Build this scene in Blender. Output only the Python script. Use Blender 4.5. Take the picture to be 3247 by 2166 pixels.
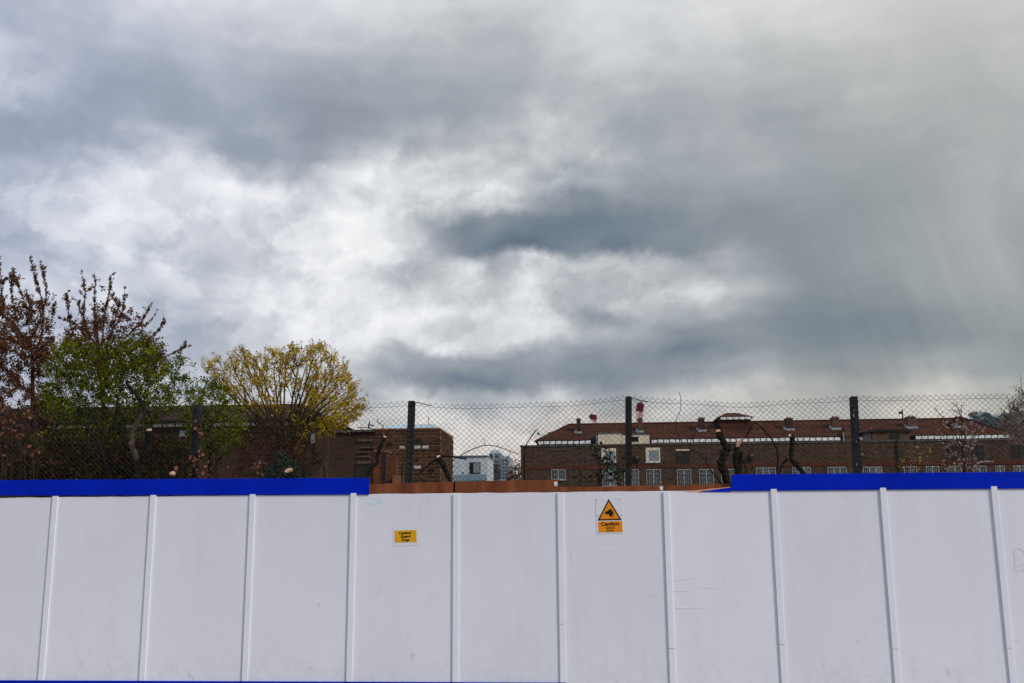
import bpy, bmesh, math, random
import numpy as np
from mathutils import Vector, Matrix, Quaternion

for o in list(bpy.data.objects):
    bpy.data.objects.remove(o)
S = bpy.context.scene
C = S.collection

# ---------------------------------------------------------------- camera
IW, IH, FPX = 3247.0, 2166.0, 3100.0          # photo size and focal length in its pixels
EYE = 1.85
PITCH, ROLL, YAW = 0.1901, -0.0074, -0.0753
_cp, _sp, _cy, _sy = math.cos(PITCH), math.sin(PITCH), math.cos(YAW), math.sin(YAW)
FW = Vector((_sy * _cp, _cy * _cp, _sp))
_rt = Vector((_cy, -_sy, 0.0))
_up = _rt.cross(FW)
RT = _rt * math.cos(ROLL) + _up * math.sin(ROLL)
UP = -_rt * math.sin(ROLL) + _up * math.cos(ROLL)
EYEV = Vector((0, 0, EYE))

def ray(px, py):
    return FW + RT * ((px - IW / 2) / FPX) - UP * ((py - IH / 2) / FPX)

def P(px, py, Y):
    """world point seen at a photo pixel, on the vertical plane y = Y"""
    d = ray(px, py)
    return EYEV + d * (Y / d.y)

cam_d = bpy.data.cameras.new('camera')
cam = bpy.data.objects.new('camera', cam_d)
C.objects.link(cam)
cam_d.sensor_width = 36.0
cam_d.lens = FPX / IW * 36.0
cam_d.clip_start = 0.1
cam_d.clip_end = 6000
M4 = Matrix((RT, UP, -FW)).transposed().to_4x4()
M4.translation = EYEV
cam.matrix_world = M4
S.camera = cam

# ---------------------------------------------------------------- sky and sun
SUN_EL, SUN_AZ = math.radians(36), math.radians(125)     # azimuth from +y towards +x: behind the camera, to its right
S.render.engine = 'CYCLES'
S.cycles.use_denoising = True
S.view_settings.view_transform = 'Standard'
S.view_settings.look = 'None'
S.view_settings.exposure = 0.45
S.view_settings.gamma = 1.0
S.view_settings.use_curve_mapping = False

def lin(c):
    c = c / 255.0
    return c / 12.92 if c <= 0.04045 else ((c + 0.055) / 1.055) ** 2.4
def rgb(r, g, b):
    return (lin(r), lin(g), lin(b), 1.0)

# brightness of the cloud cover where it was read off (x, y in 2351 x 1568 units of the picture, value)
SKY = """50,50,0.743;20,130,0.887;100,250,0.658;0,310,0.660;250,180,0.646;400,190,0.677;600,250,0.642;600,370,0.669;540,300,0.747;500,250,0.665;480,320,0.532;780,310,0.607;1000,200,0.674;1020,290,0.627;
850,160,0.705;1250,130,0.738;1200,230,0.685;700,60,0.808;450,80,0.768;250,60,0.775;950,50,0.836;1500,60,0.827;1250,60,0.798;1400,180,0.810;1130,40,0.776;1400,300,0.706;1600,220,0.696;1800,310,0.642;
1600,360,0.668;1720,400,0.683;2100,60,0.782;2300,130,0.737;1900,150,0.774;2000,300,0.667;2300,380,0.672;1850,480,0.605;2100,520,0.622;2300,560,0.653;2050,640,0.626;2000,710,0.561;2250,700,0.625;2150,800,0.573;
2330,820,0.610;1250,540,0.445;1100,545,0.514;1400,540,0.510;1550,510,0.593;1400,440,0.656;1120,505,0.636;1340,510,0.538;1470,550,0.482;1240,495,0.560;1580,560,0.545;1350,580,0.376;1200,585,0.300;1050,570,0.470;
1480,490,0.577;1680,520,0.580;980,520,0.665;1900,560,0.617;1800,600,0.581;1300,480,0.508;1180,500,0.752;1650,450,0.608;430,330,0.772;500,400,0.879;420,400,0.871;620,450,1.018;350,440,0.890;200,470,0.812;
60,400,0.847;180,380,0.793;50,500,0.778;150,560,0.882;300,560,0.874;340,520,0.805;690,590,0.826;790,555,0.978;650,690,0.918;520,590,0.788;430,620,0.780;570,540,0.850;480,680,0.836;430,740,0.658;
520,800,0.702;620,760,0.901;850,750,1.014;760,730,0.913;720,500,0.810;700,650,0.975;850,440,0.905;1000,400,0.919;1150,400,0.855;1300,360,0.877;880,620,0.814;960,570,0.722;1000,650,0.779;1150,650,0.681;
1080,600,1.021;1230,640,1.039;1350,695,0.489;1290,590,0.846;1420,640,0.910;1300,760,0.798;1200,700,0.911;1600,600,0.669;1560,640,0.802;1710,650,0.805;1640,690,0.713;1500,700,0.693;1250,790,0.790;1100,730,0.925;
980,760,0.962;1100,820,0.608;980,870,0.603;870,850,0.793;1060,880,0.522;1900,650,0.577;1300,850,0.514;1180,860,0.487;1600,840,0.485;1450,780,0.698;1450,860,0.532;1750,770,0.605;1800,720,0.541;1850,840,0.578;
1000,912,0.790;1250,905,0.776;880,925,0.739;950,820,0.668;1600,890,0.784;1750,850,0.616;1830,900,0.723;1950,870,0.609;2050,900,0.743;2170,880,0.806;2320,890,0.706;1100,980,0.794;1300,970,0.757;900,1000,0.772;
1600,960,0.717;2000,950,0.721;1480,960,0.736;300,700,0.825;100,700,0.882;60,620,0.817;250,640,0.847;200,760,0.737;350,800,0.765;600,900,0.832;300,950,0.723;1100,1080,0.816;1700,1050,0.728;2300,1000,0.772
"""
PTS = [tuple(float(v) for v in s.split(',')) for s in SKY.replace('\n', '').split(';') if s.strip()]
BASE_V = 0.70
def azel(x, y):
    d = ray(x * IW / 2351.0, y * IW / 2351.0).normalized()
    return math.atan2(d.x, d.y), math.asin(d.z)
SC_EL = 1.55                                   # cloud features are longer than they are high
ctr = np.array([(a, e * SC_EL) for a, e in (azel(x, y) for x, y, v in PTS)])
val = np.array([v - BASE_V for x, y, v in PTS])
def tps(r2):
    return r2 * np.log(r2 + 1e-9)
# smooth (thin plate) surface through the readings
D2 = ((ctr[:, None] - ctr[None]) ** 2).sum(-1)
n_ = len(val)
Q_ = np.concatenate([np.ones((n_, 1)), ctr], 1)
A_ = np.block([[tps(D2) + 6.0e-4 * np.eye(n_), Q_], [Q_.T, np.zeros((3, 3))]])
wts = np.linalg.solve(A_, np.concatenate([val, np.zeros(3)]))

AZ0, AZ1, NAZ = -0.70, 0.56, 32
ELS = [0.02 + 0.022 * i for i in range(26)]
_ga = np.linspace(AZ0, AZ1, NAZ)
def cloud_row(e):
    g = np.stack([_ga, np.full(NAZ, e * SC_EL)], -1)
    r = tps(((g[:, None] - ctr[None]) ** 2).sum(-1)) @ wts[:n_] + wts[n_] + g @ wts[n_ + 1:]
    # beyond the view the cover settles to its mean brightness
    f = np.clip(np.minimum((_ga - AZ0) / 0.10, (AZ1 - _ga) / 0.10), 0, 1) * np.clip((0.58 - e) / 0.06, 0, 1)
    return BASE_V + np.clip(r, -0.34, 0.40) * f

world = bpy.data.worlds.new('World')
S.world = world
world.use_nodes = True
nt = world.node_tree
nt.nodes.clear()
N = nt.nodes.new
def L(a, b):
    nt.links.new(a, b)
def setin(sock, v):
    if hasattr(v, 'is_linked'):
        L(v, sock)
    elif v is not None:
        sock.default_value = v
def math_n(op, a, b=None, c=None, clamp=False):
    n = N('ShaderNodeMath'); n.operation = op; n.use_clamp = clamp
    for i, v in enumerate((a, b, c)):
        if v is not None:
            setin(n.inputs[i], v)
    return n.outputs[0]
def vec_n(op, a, b=None, s=None):
    n = N('ShaderNodeVectorMath'); n.operation = op
    setin(n.inputs[0], a)
    if b is not None: setin(n.inputs[1], b)
    if s is not None: setin(n.inputs['Scale'], s)
    return n.outputs['Value'] if op in ('DISTANCE', 'LENGTH', 'DOT_PRODUCT') else n.outputs[0]
def noise_n(vec, scale, detail, rough=0.5, dist_=0.0):
    n = N('ShaderNodeTexNoise')
    L(vec, n.inputs['Vector'])
    n.inputs['Scale'].default_value = scale; n.inputs['Detail'].default_value = detail
    n.inputs['Roughness'].default_value = rough; n.inputs['Distortion'].default_value = dist_
    return n
def smooth_n(v, f0, f1, t0, t1):
    n = N('ShaderNodeMapRange'); n.interpolation_type = 'SMOOTHSTEP'
    setin(n.inputs['Value'], v)
    for k, x in zip(('From Min', 'From Max', 'To Min', 'To Max'), (f0, f1, t0, t1)):
        n.inputs[k].default_value = x
    return n.outputs['Result']
def comb(x, y, z):
    n = N('ShaderNodeCombineXYZ')
    for i, v in enumerate((x, y, z)): setin(n.inputs[i], v)
    return n.outputs[0]

def mixc(fac, a, b, blend='MIX'):
    n = N('ShaderNodeMix'); n.data_type = 'RGBA'; n.blend_type = blend
    setin(n.inputs[0], fac)
    setin(n.inputs[6], a); setin(n.inputs[7], b)
    return n.outputs[2]

tc = N('ShaderNodeTexCoord')
dvec = vec_n('NORMALIZE', tc.outputs['Generated'])
sx = N('ShaderNodeSeparateXYZ'); L(dvec, sx.inputs[0])
dx, dy, dz = sx.outputs
az = math_n('ARCTAN2', dx, dy)
el = math_n('ARCSINE', dz)
# the cloud deck seen in perspective: a flat layer overhead, closing up towards the horizon
den = math_n('ADD', math_n('MAXIMUM', dz, 0.0), 0.22)
deck = comb(math_n('DIVIDE', dx, den), math_n('DIVIDE', dy, den), math_n('MULTIPLY', dz, 1.2))
w1 = noise_n(deck, 2.3, 3.0, 0.5)
w2 = noise_n(dvec, 13.0, 5.0, 0.55)
off1 = vec_n('SCALE', vec_n('SUBTRACT', w1.outputs['Color'], (0.5, 0.5, 0.5)), s=0.05)
w3 = noise_n(dvec, 42.0, 5.0, 0.6)
off2 = vec_n('ADD', vec_n('SCALE', vec_n('SUBTRACT', w2.outputs['Color'], (0.5, 0.5, 0.5)), s=0.085),
             vec_n('SCALE', vec_n('SUBTRACT', w3.outputs['Color'], (0.5, 0.5, 0.5)), s=0.024))
q = comb(az, math_n('MULTIPLY', el, SC_EL), 0.0)
calm = math_n('MULTIPLY', smooth_n(az, 0.05, 0.30, 1.0, 0.40), smooth_n(el, 0.34, 0.50, 1.0, 0.55))   # the shower and the high sheet are smooth
q = vec_n('ADD', vec_n('ADD', q, off1), vec_n('SCALE', off2, s=calm))
q = vec_n('MULTIPLY', q, (1.0, 1.0, 0.0))
sq = N('ShaderNodeSeparateXYZ'); L(q, sq.inputs[0])
qa = smooth_n(sq.outputs[0], AZ0, AZ1, 0.0, 1.0); qa.node.interpolation_type = 'LINEAR'
qe = math_n('DIVIDE', sq.outputs[1], SC_EL)
acc = None                                     # cloud brightness, row by row of elevation
for i, e in enumerate(ELS):
    rp = N('ShaderNodeValToRGB'); rp.color_ramp.interpolation = 'CARDINAL'
    L(qa, rp.inputs[0])
    row = cloud_row(e) if 0 < i < len(ELS) - 1 else np.full(NAZ, BASE_V)
    if i == 0: row = cloud_row(e)
    row[0] = row[-1] = BASE_V
    ce = rp.color_ramp.elements
    while len(ce) < NAZ: ce.new(0.5)
    for k in range(NAZ):
        ce[k].position = k / (NAZ - 1); v = float(row[k]); ce[k].color = (v, v, v, 1)
    if acc is None:
        acc = rp.outputs[0]
    else:
        acc = mixc(smooth_n(qe, ELS[i - 1], e, 0.0, 1.0), acc, rp.outputs[0])
n1 = noise_n(deck, 1.7, 8.0, 0.55, 0.25)
dflat = vec_n('MULTIPLY', dvec, (1.0, 1.0, 1.45))
n2 = noise_n(dflat, 9.0, 2.0, 0.5, 0.4)
n3 = noise_n(vec_n('ADD', dflat, vec_n('SCALE', w2.outputs['Color'], s=0.06)), 24.0, 7.0, 0.53, 0.3)
busy = math_n('MULTIPLY', smooth_n(acc, 0.60, 0.82, 0.22, 1.0), calm)    # bright broken cloud shows more structure than the grey undersides
d2 = math_n('ADD', math_n('MULTIPLY', math_n('SUBTRACT', n2.outputs['Fac'], 0.5), 0.28), math_n('MULTIPLY', math_n('SUBTRACT', n3.outputs['Fac'], 0.5), 0.26))
det = math_n('ADD', math_n('MULTIPLY', math_n('SUBTRACT', n1.outputs['Fac'], 0.5), 0.08), math_n('MULTIPLY', d2, busy))
# stacked cumulus edges: one bank in front of another
n4 = noise_n(vec_n('ADD', dflat, vec_n('SCALE', w2.outputs['Color'], s=0.11)), 8.5, 6.0, 0.50)
n5 = noise_n(vec_n('ADD', dflat, vec_n('SCALE', w3.outputs['Color'], s=0.05)), 17.0, 6.0, 0.50)
e1 = smooth_n(n4.outputs['Fac'], 0.47, 0.545, -0.5, 0.5)
e2 = smooth_n(n5.outputs['Fac'], 0.48, 0.56, -0.5, 0.5)
edges = math_n('MULTIPLY', math_n('ADD', math_n('MULTIPLY', e1, 0.058), math_n('MULTIPLY', e2, 0.034)), math_n('MULTIPLY', busy, smooth_n(el, 0.36, 0.46, 1.0, 0.25)))
det = math_n('ADD', det, edges)
# slanting rain shafts under the shower on the right
rain = noise_n(comb(math_n('ADD', az, math_n('MULTIPLY', el, 0.30)), math_n('MULTIPLY', el, 0.10), 0.0), 26.0, 3.0, 0.55)
rmask = math_n('MULTIPLY', smooth_n(az, 0.16, 0.34, 0.0, 1.0), smooth_n(el, 0.40, 0.14, 0.0, 1.0))
det = math_n('ADD', det, math_n('MULTIPLY', math_n('MULTIPLY', math_n('SUBTRACT', rain.outputs['Fac'], 0.5), 0.17), rmask))
V = math_n('ADD', acc, det)
ramp = N('ShaderNodeValToRGB')
L(V, ramp.inputs[0])
stops = [(.40, (88, 101, 117)), (.50, (112, 126, 141)), (.58, (136, 145, 154)), (.66, (160, 167, 175)), (.74, (184, 188, 193)),
         (.83, (209, 212, 216)), (.90, (228, 230, 233)), (.99, (248, 248, 247))]
el_ = ramp.color_ramp.elements
while len(el_) < len(stops): el_.new(0.5)
for e_, (p_, c_) in zip(el_, stops):
    e_.position = p_; e_.color = rgb(*c_)
# thin lavender cover towards the left of the view, warmer and denser to the right (a rain shower)
left = smooth_n(az, -0.62, -0.12, 1.0, 0.0)
right = smooth_n(az, -0.05, 0.38, 0.0, 1.0)
col = mixc(math_n('MULTIPLY', left, smooth_n(V, 0.70, 0.90, 1.0, 0.35)), ramp.outputs[0], (0.925, 0.965, 1.12, 1.0), 'MULTIPLY')
col = mixc(right, col, (1.035, 1.015, 0.945, 1.0), 'MULTIPLY')
# lit, peach coloured gap under the deck, all along the horizon
hz = smooth_n(math_n('ADD', el, math_n('MULTIPLY', math_n('SUBTRACT', w1.outputs['Fac'], 0.5), 0.12)), 0.085, 0.17, 1.0, 0.0)
col = mixc(math_n('MULTIPLY', hz, 0.95), col, (1.085, 0.985, 0.895, 1.0), 'MULTIPLY')
# below the horizon nothing is seen but the far ground haze
sky_t = N('ShaderNodeTexSky')
sky_t.sky_type = 'NISHITA'; sky_t.sun_disc = False
sky_t.sun_elevation = SUN_EL; sky_t.sun_rotation = SUN_AZ
bg_blue = N('ShaderNodeBackground'); L(sky_t.outputs[0], bg_blue.inputs[0]); bg_blue.inputs[1].default_value = 0.10
bg_cloud = N('ShaderNodeBackground'); L(col, bg_cloud.inputs[0]); setin(bg_cloud.inputs[1], smooth_n(dz, 0.50, 1.0, 0.735, 1.15))   # an overcast sky brightens towards the zenith
mixs = N('ShaderNodeMixShader')
setin(mixs.inputs[0], smooth_n(az, -0.75, -0.25, 0.93, 0.985))
L(bg_blue.outputs[0], mixs.inputs[1]); L(bg_cloud.outputs[0], mixs.inputs[2])
world.cycles.sampling_method = 'MANUAL'; world.cycles.sample_map_resolution = 512
wo = N('ShaderNodeOutputWorld'); L(mixs.outputs[0], wo.inputs[0])

sun_d = bpy.data.lights.new('sun', 'SUN')
sun_d.energy = 1.5; sun_d.angle = math.radians(10); sun_d.color = (1.0, 0.965, 0.92)
sun = bpy.data.objects.new('sun', sun_d); C.objects.link(sun)
sdir = Vector((math.sin(SUN_AZ) * math.cos(SUN_EL), math.cos(SUN_AZ) * math.cos(SUN_EL), math.sin(SUN_EL)))
sun.rotation_euler = sdir.to_track_quat('Z', 'Y').to_euler()
sun.location = (10, -10, 30)
# ---------------------------------------------------------------- helpers
rnd = random.Random(7)
WORG = {}                                       # world origin of every object made here

class MB:
    """collects faces (in world coordinates) for one mesh"""
    def __init__(s):
        s.v = []; s.f = []; s.m = []
    def face(s, pts, m=0):
        i = len(s.v); s.v += [tuple(p) for p in pts]; s.f.append(tuple(range(i, i + len(pts)))); s.m.append(m)
    def box(s, x0, x1, y0, y1, z0, z1, m=0):
        i = len(s.v)
        s.v += [(x, y, z) for z in (z0, z1) for y in (y0, y1) for x in (x0, x1)]
        for f in ((0, 2, 3, 1), (4, 5, 7, 6), (0, 1, 5, 4), (2, 6, 7, 3), (0, 4, 6, 2), (1, 3, 7, 5)):
            s.f.append(tuple(i + k for k in f)); s.m.append(m)
    def prism(s, poly, y0, y1, m=0):
        """outline in x,z given thickness in y (y0 nearer the camera)"""
        n = len(poly); i = len(s.v)
        a = sum(poly[k][0] * poly[(k + 1) % n][1] - poly[(k + 1) % n][0] * poly[k][1] for k in range(n))
        if a < 0: poly = poly[::-1]
        s.v += [(x, y0, z) for x, z in poly] + [(x, y1, z) for x, z in poly]
        s.f.append(tuple(range(i, i + n))); s.m.append(m)
        s.f.append(tuple(range(i + 2 * n - 1, i + n - 1, -1))); s.m.append(m)
        for k in range(n):
            k2 = (k + 1) % n
            s.f.append((i + k2, i + k, i + n + k, i + n + k2)); s.m.append(m)
    def tube(s, pts, rad, n=5, caps=True, m=0, jit=0.0):
        pts = [Vector(p) for p in pts]
        if not hasattr(rad, '__len__'): rad = [rad] * len(pts)
        i0 = len(s.v); ref = None
        for k, p in enumerate(pts):
            t = (pts[min(k + 1, len(pts) - 1)] - pts[max(k - 1, 0)])
            if t.length < 1e-9: t = Vector((0, 0, 1))
            t.normalize()
            if ref is None: ref = t.orthogonal().normalized()
            ref = (ref - t * ref.dot(t))
            if ref.length < 1e-6: ref = t.orthogonal()
            ref.normalize(); b = t.cross(ref)
            for j in range(n):
                a = 2 * math.pi * j / n
                r = rad[k] * (1 + (rnd.uniform(-jit, jit) if jit else 0))
                s.v.append(tuple(p + ref * (r * math.cos(a)) + b * (r * math.sin(a))))
        for k in range(len(pts) - 1):
            for j in range(n):
                a = i0 + k * n + j; b_ = i0 + k * n + (j + 1) % n
                s.f.append((a, b_, b_ + n, a + n)); s.m.append(m)
        if caps:
            s.f.append(tuple(i0 + j for j in range(n - 1, -1, -1))); s.m.append(m)
            e = i0 + (len(pts) - 1) * n
            s.f.append(tuple(e + j for j in range(n))); s.m.append(m)
    def build(s, name, mats, parent=None, kind=None, label=None, smooth=False, origin=None, link=True):
        if not isinstance(mats, (list, tuple)): mats = [mats]
        arr = np.array(s.v, dtype=float)
        if origin is None:
            origin = (arr.min(0) + arr.max(0)) / 2
            if parent is None: origin[2] = arr.min(0)[2]
        origin = Vector(origin)
        me = bpy.data.meshes.new(name)
        me.from_pydata((arr - np.array(origin)).tolist(), [], s.f)
        for m in mats: me.materials.append(m)
        if len(mats) > 1: me.polygons.foreach_set('material_index', s.m)
        if smooth: me.polygons.foreach_set('use_smooth', [True] * len(me.polygons))
        me.update()
        o = bpy.data.objects.new(name, me); C.objects.link(o)
        WORG[o.name] = origin.copy()
        if parent is not None:
            o.parent = parent; o.location = origin - WORG[parent.name]
        else:
            o.location = origin
        if kind: o['kind'] = kind
        if label: o['label'] = label
        return o

def thing(name, label, cat, loc, group=None):
    o = bpy.data.objects.new(name, None); C.objects.link(o)
    o.location = loc; o.empty_display_size = 0.2
    WORG[o.name] = Vector(loc)
    o['label'] = label; o['category'] = cat
    if group: o['group'] = group
    return o
def tag(o, label, cat, group=None):
    o['label'] = label; o['category'] = cat
    if group: o['group'] = group
    return o
def copy_part(src, parent, world_loc, rot=None, scale=None):
    o = src.copy(); C.objects.link(o)
    o.parent = parent; o.location = Vector(world_loc) - WORG[parent.name]
    WORG[o.name] = Vector(world_loc)
    if rot is not None: o.rotation_euler = rot
    if scale is not None: o.scale = scale
    return o

def nodes_of(name):
    m = bpy.data.materials.new(name); m.use_nodes = True
    t = m.node_tree; t.nodes.clear()
    out = t.nodes.new('ShaderNodeOutputMaterial')
    return m, t, out
def mat(name, base, rough=0.7, var=0.18, scale=6.0, bump=0.0, bscale=None, spec=0.3, metal=0.0, rand=0.0, stretch=(1, 1, 1), island=0.0, detail=5.0, transl=0.0, second=None):
    """noise-varied paint / stone / bark / leaf; base is a linear albedo"""
    m, t, out = nodes_of(name)
    n = t.nodes.new; l = t.links.new
    co = n('ShaderNodeTexCoord'); mp = n('ShaderNodeMapping'); mp.inputs['Scale'].default_value = stretch
    geo = n('ShaderNodeNewGeometry')
    l(geo.outputs['Position'], mp.inputs[0])
    nz = n('ShaderNodeTexNoise'); nz.inputs['Scale'].default_value = scale; nz.inputs['Detail'].default_value = detail
    nz.inputs['Roughness'].default_value = 0.6
    l(mp.outputs[0], nz.inputs['Vector'])
    rp = n('ShaderNodeMapRange'); l(nz.outputs['Fac'], rp.inputs['Value'])
    rp.inputs['From Min'].default_value = 0.3; rp.inputs['From Max'].default_value = 0.7
    rp.inputs['To Min'].default_value = 0.0; rp.inputs['To Max'].default_value = 1.0
    mx = n('ShaderNodeMix'); mx.data_type = 'RGBA'
    l(rp.outputs[0], mx.inputs[0])
    b2 = second or base
    mx.inputs[6].default_value = tuple(c * (1 - var) for c in base[:3]) + (1,)
    mx.inputs[7].default_value = tuple(min(1, c * (1 + var)) for c in b2[:3]) + (1,)
    cur = mx.outputs[2]
    if rand or island:
        src = n('ShaderNodeObjectInfo').outputs['Random'] if rand else geo.outputs['Random Per Island']
        k = rand or island
        mr = n('ShaderNodeMapRange'); l(src, mr.inputs['Value'])
        mr.inputs['To Min'].default_value = 1 - k; mr.inputs['To Max'].default_value = 1 + k
        vm = n('ShaderNodeVectorMath'); vm.operation = 'SCALE'
        l(cur, vm.inputs[0]); l(mr.outputs[0], vm.inputs['Scale'])
        cur = vm.outputs[0]
    if transl:
        d = n('ShaderNodeBsdfDiffuse'); tr = n('ShaderNodeBsdfTranslucent'); ms = n('ShaderNodeMixShader')
        l(cur, d.inputs[0]); l(cur, tr.inputs[0]); ms.inputs[0].default_value = transl
        l(d.outputs[0], ms.inputs[1]); l(tr.outputs[0], ms.inputs[2]); l(ms.outputs[0], out.inputs[0])
        return m
    bs = n('ShaderNodeBsdfPrincipled')
    l(cur, bs.inputs['Base Color'])
    bs.inputs['Roughness'].default_value = rough; bs.inputs['Metallic'].default_value = metal
    bs.inputs['Specular IOR Level'].default_value = spec
    if bump:
        nb = n('ShaderNodeTexNoise'); nb.inputs['Scale'].default_value = bscale or scale * 4; nb.inputs['Detail'].default_value = 4
        l(mp.outputs[0], nb.inputs['Vector'])
        bp = n('ShaderNodeBump'); bp.inputs['Strength'].default_value = bump; bp.inputs['Distance'].default_value = 0.02
        l(nb.outputs['Fac'], bp.inputs['Height']); l(bp.outputs[0], bs.inputs['Normal'])
    l(bs.outputs[0], out.inputs[0])
    return m
def brick_mat(name, c1, c2, mortar, bw=0.225, bh=0.075, var=0.35, scale_noise=1.3):
    m, t, out = nodes_of(name)
    n = t.nodes.new; l = t.links.new
    geo = n('ShaderNodeNewGeometry'); sp = n('ShaderNodeSeparateXYZ'); l(geo.outputs['Position'], sp.inputs[0])
    ad = n('ShaderNodeMath'); ad.operation = 'ADD'; l(sp.outputs[0], ad.inputs[0]); l(sp.outputs[1], ad.inputs[1])
    cb = n('ShaderNodeCombineXYZ'); l(ad.outputs[0], cb.inputs[0]); l(sp.outputs[2], cb.inputs[1])
    bt = n('ShaderNodeTexBrick'); l(cb.outputs[0], bt.inputs['Vector'])
    bt.inputs['Scale'].default_value = 1.0
    bt.inputs['Brick Width'].default_value = bw; bt.inputs['Row Height'].default_value = bh
    bt.inputs['Mortar Size'].default_value = 0.006; bt.inputs['Bias'].default_value = -0.1
    bt.inputs['Color1'].default_value = (*c1, 1); bt.inputs['Color2'].default_value = (*c2, 1); bt.inputs['Mortar'].default_value = (*mortar, 1)
    # single bricks differ: coarse cells, then soot
    nz = n('ShaderNodeTexNoise'); nz.inputs['Scale'].default_value = 1.0; nz.inputs['Detail'].default_value = 8; nz.inputs['Roughness'].default_value = 0.75
    mp = n('ShaderNodeMapping'); mp.inputs['Scale'].default_value = (scale_noise, scale_noise, scale_noise * 1.6)
    l(geo.outputs['Position'], mp.inputs[0]); l(mp.outputs[0], nz.inputs['Vector'])
    mr = n('ShaderNodeMapRange'); l(nz.outputs['Fac'], mr.inputs['Value'])
    mr.inputs['From Min'].default_value = 0.3; mr.inputs['From Max'].default_value = 0.7
    mr.inputs['To Min'].default_value = 1 - var; mr.inputs['To Max'].default_value = 1 + var
    vm = n('ShaderNodeVectorMath'); vm.operation = 'SCALE'; l(bt.outputs['Color'], vm.inputs[0]); l(mr.outputs[0], vm.inputs['Scale'])
    bs = n('ShaderNodeBsdfPrincipled'); bs.inputs['Roughness'].default_value = 0.9; bs.inputs['Specular IOR Level'].default_value = 0.2
    l(vm.outputs[0], bs.inputs['Base Color'])
    l(bs.outputs[0], out.inputs[0])
    return m
def glass_mat(name, base=(0.02, 0.024, 0.028), rough=0.08):
    m, t, out = nodes_of(name)
    bs = t.nodes.new('ShaderNodeBsdfPrincipled'); nz = t.nodes.new('ShaderNodeTexNoise'); geo = t.nodes.new('ShaderNodeNewGeometry')
    t.links.new(geo.outputs['Position'], nz.inputs['Vector']); nz.inputs['Scale'].default_value = 1.1
    bp = t.nodes.new('ShaderNodeBump'); bp.inputs['Strength'].default_value = 0.15; t.links.new(nz.outputs['Fac'], bp.inputs['Height'])
    t.links.new(bp.outputs[0], bs.inputs['Normal'])
    # reflection differences put into each pane's base colour at random; palest stand for blinds
    oi = t.nodes.new('ShaderNodeObjectInfo'); cr_ = t.nodes.new('ShaderNodeValToRGB'); cr_.color_ramp.interpolation = 'CONSTANT'
    e0, e1 = cr_.color_ramp.elements; e0.color = (*base, 1); e1.position = 0.62; e1.color = (*[c * 2.2 + 0.015 for c in base], 1)
    e2 = cr_.color_ramp.elements.new(0.86); e2.color = (*[c + 0.11 for c in base], 1)
    t.links.new(oi.outputs['Random'], cr_.inputs[0]); t.links.new(cr_.outputs[0], bs.inputs['Base Color']); bs.inputs['Roughness'].default_value = rough
    bs.inputs['Specular IOR Level'].default_value = 0.6
    t.links.new(bs.outputs[0], out.inputs[0])
    return m

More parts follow.
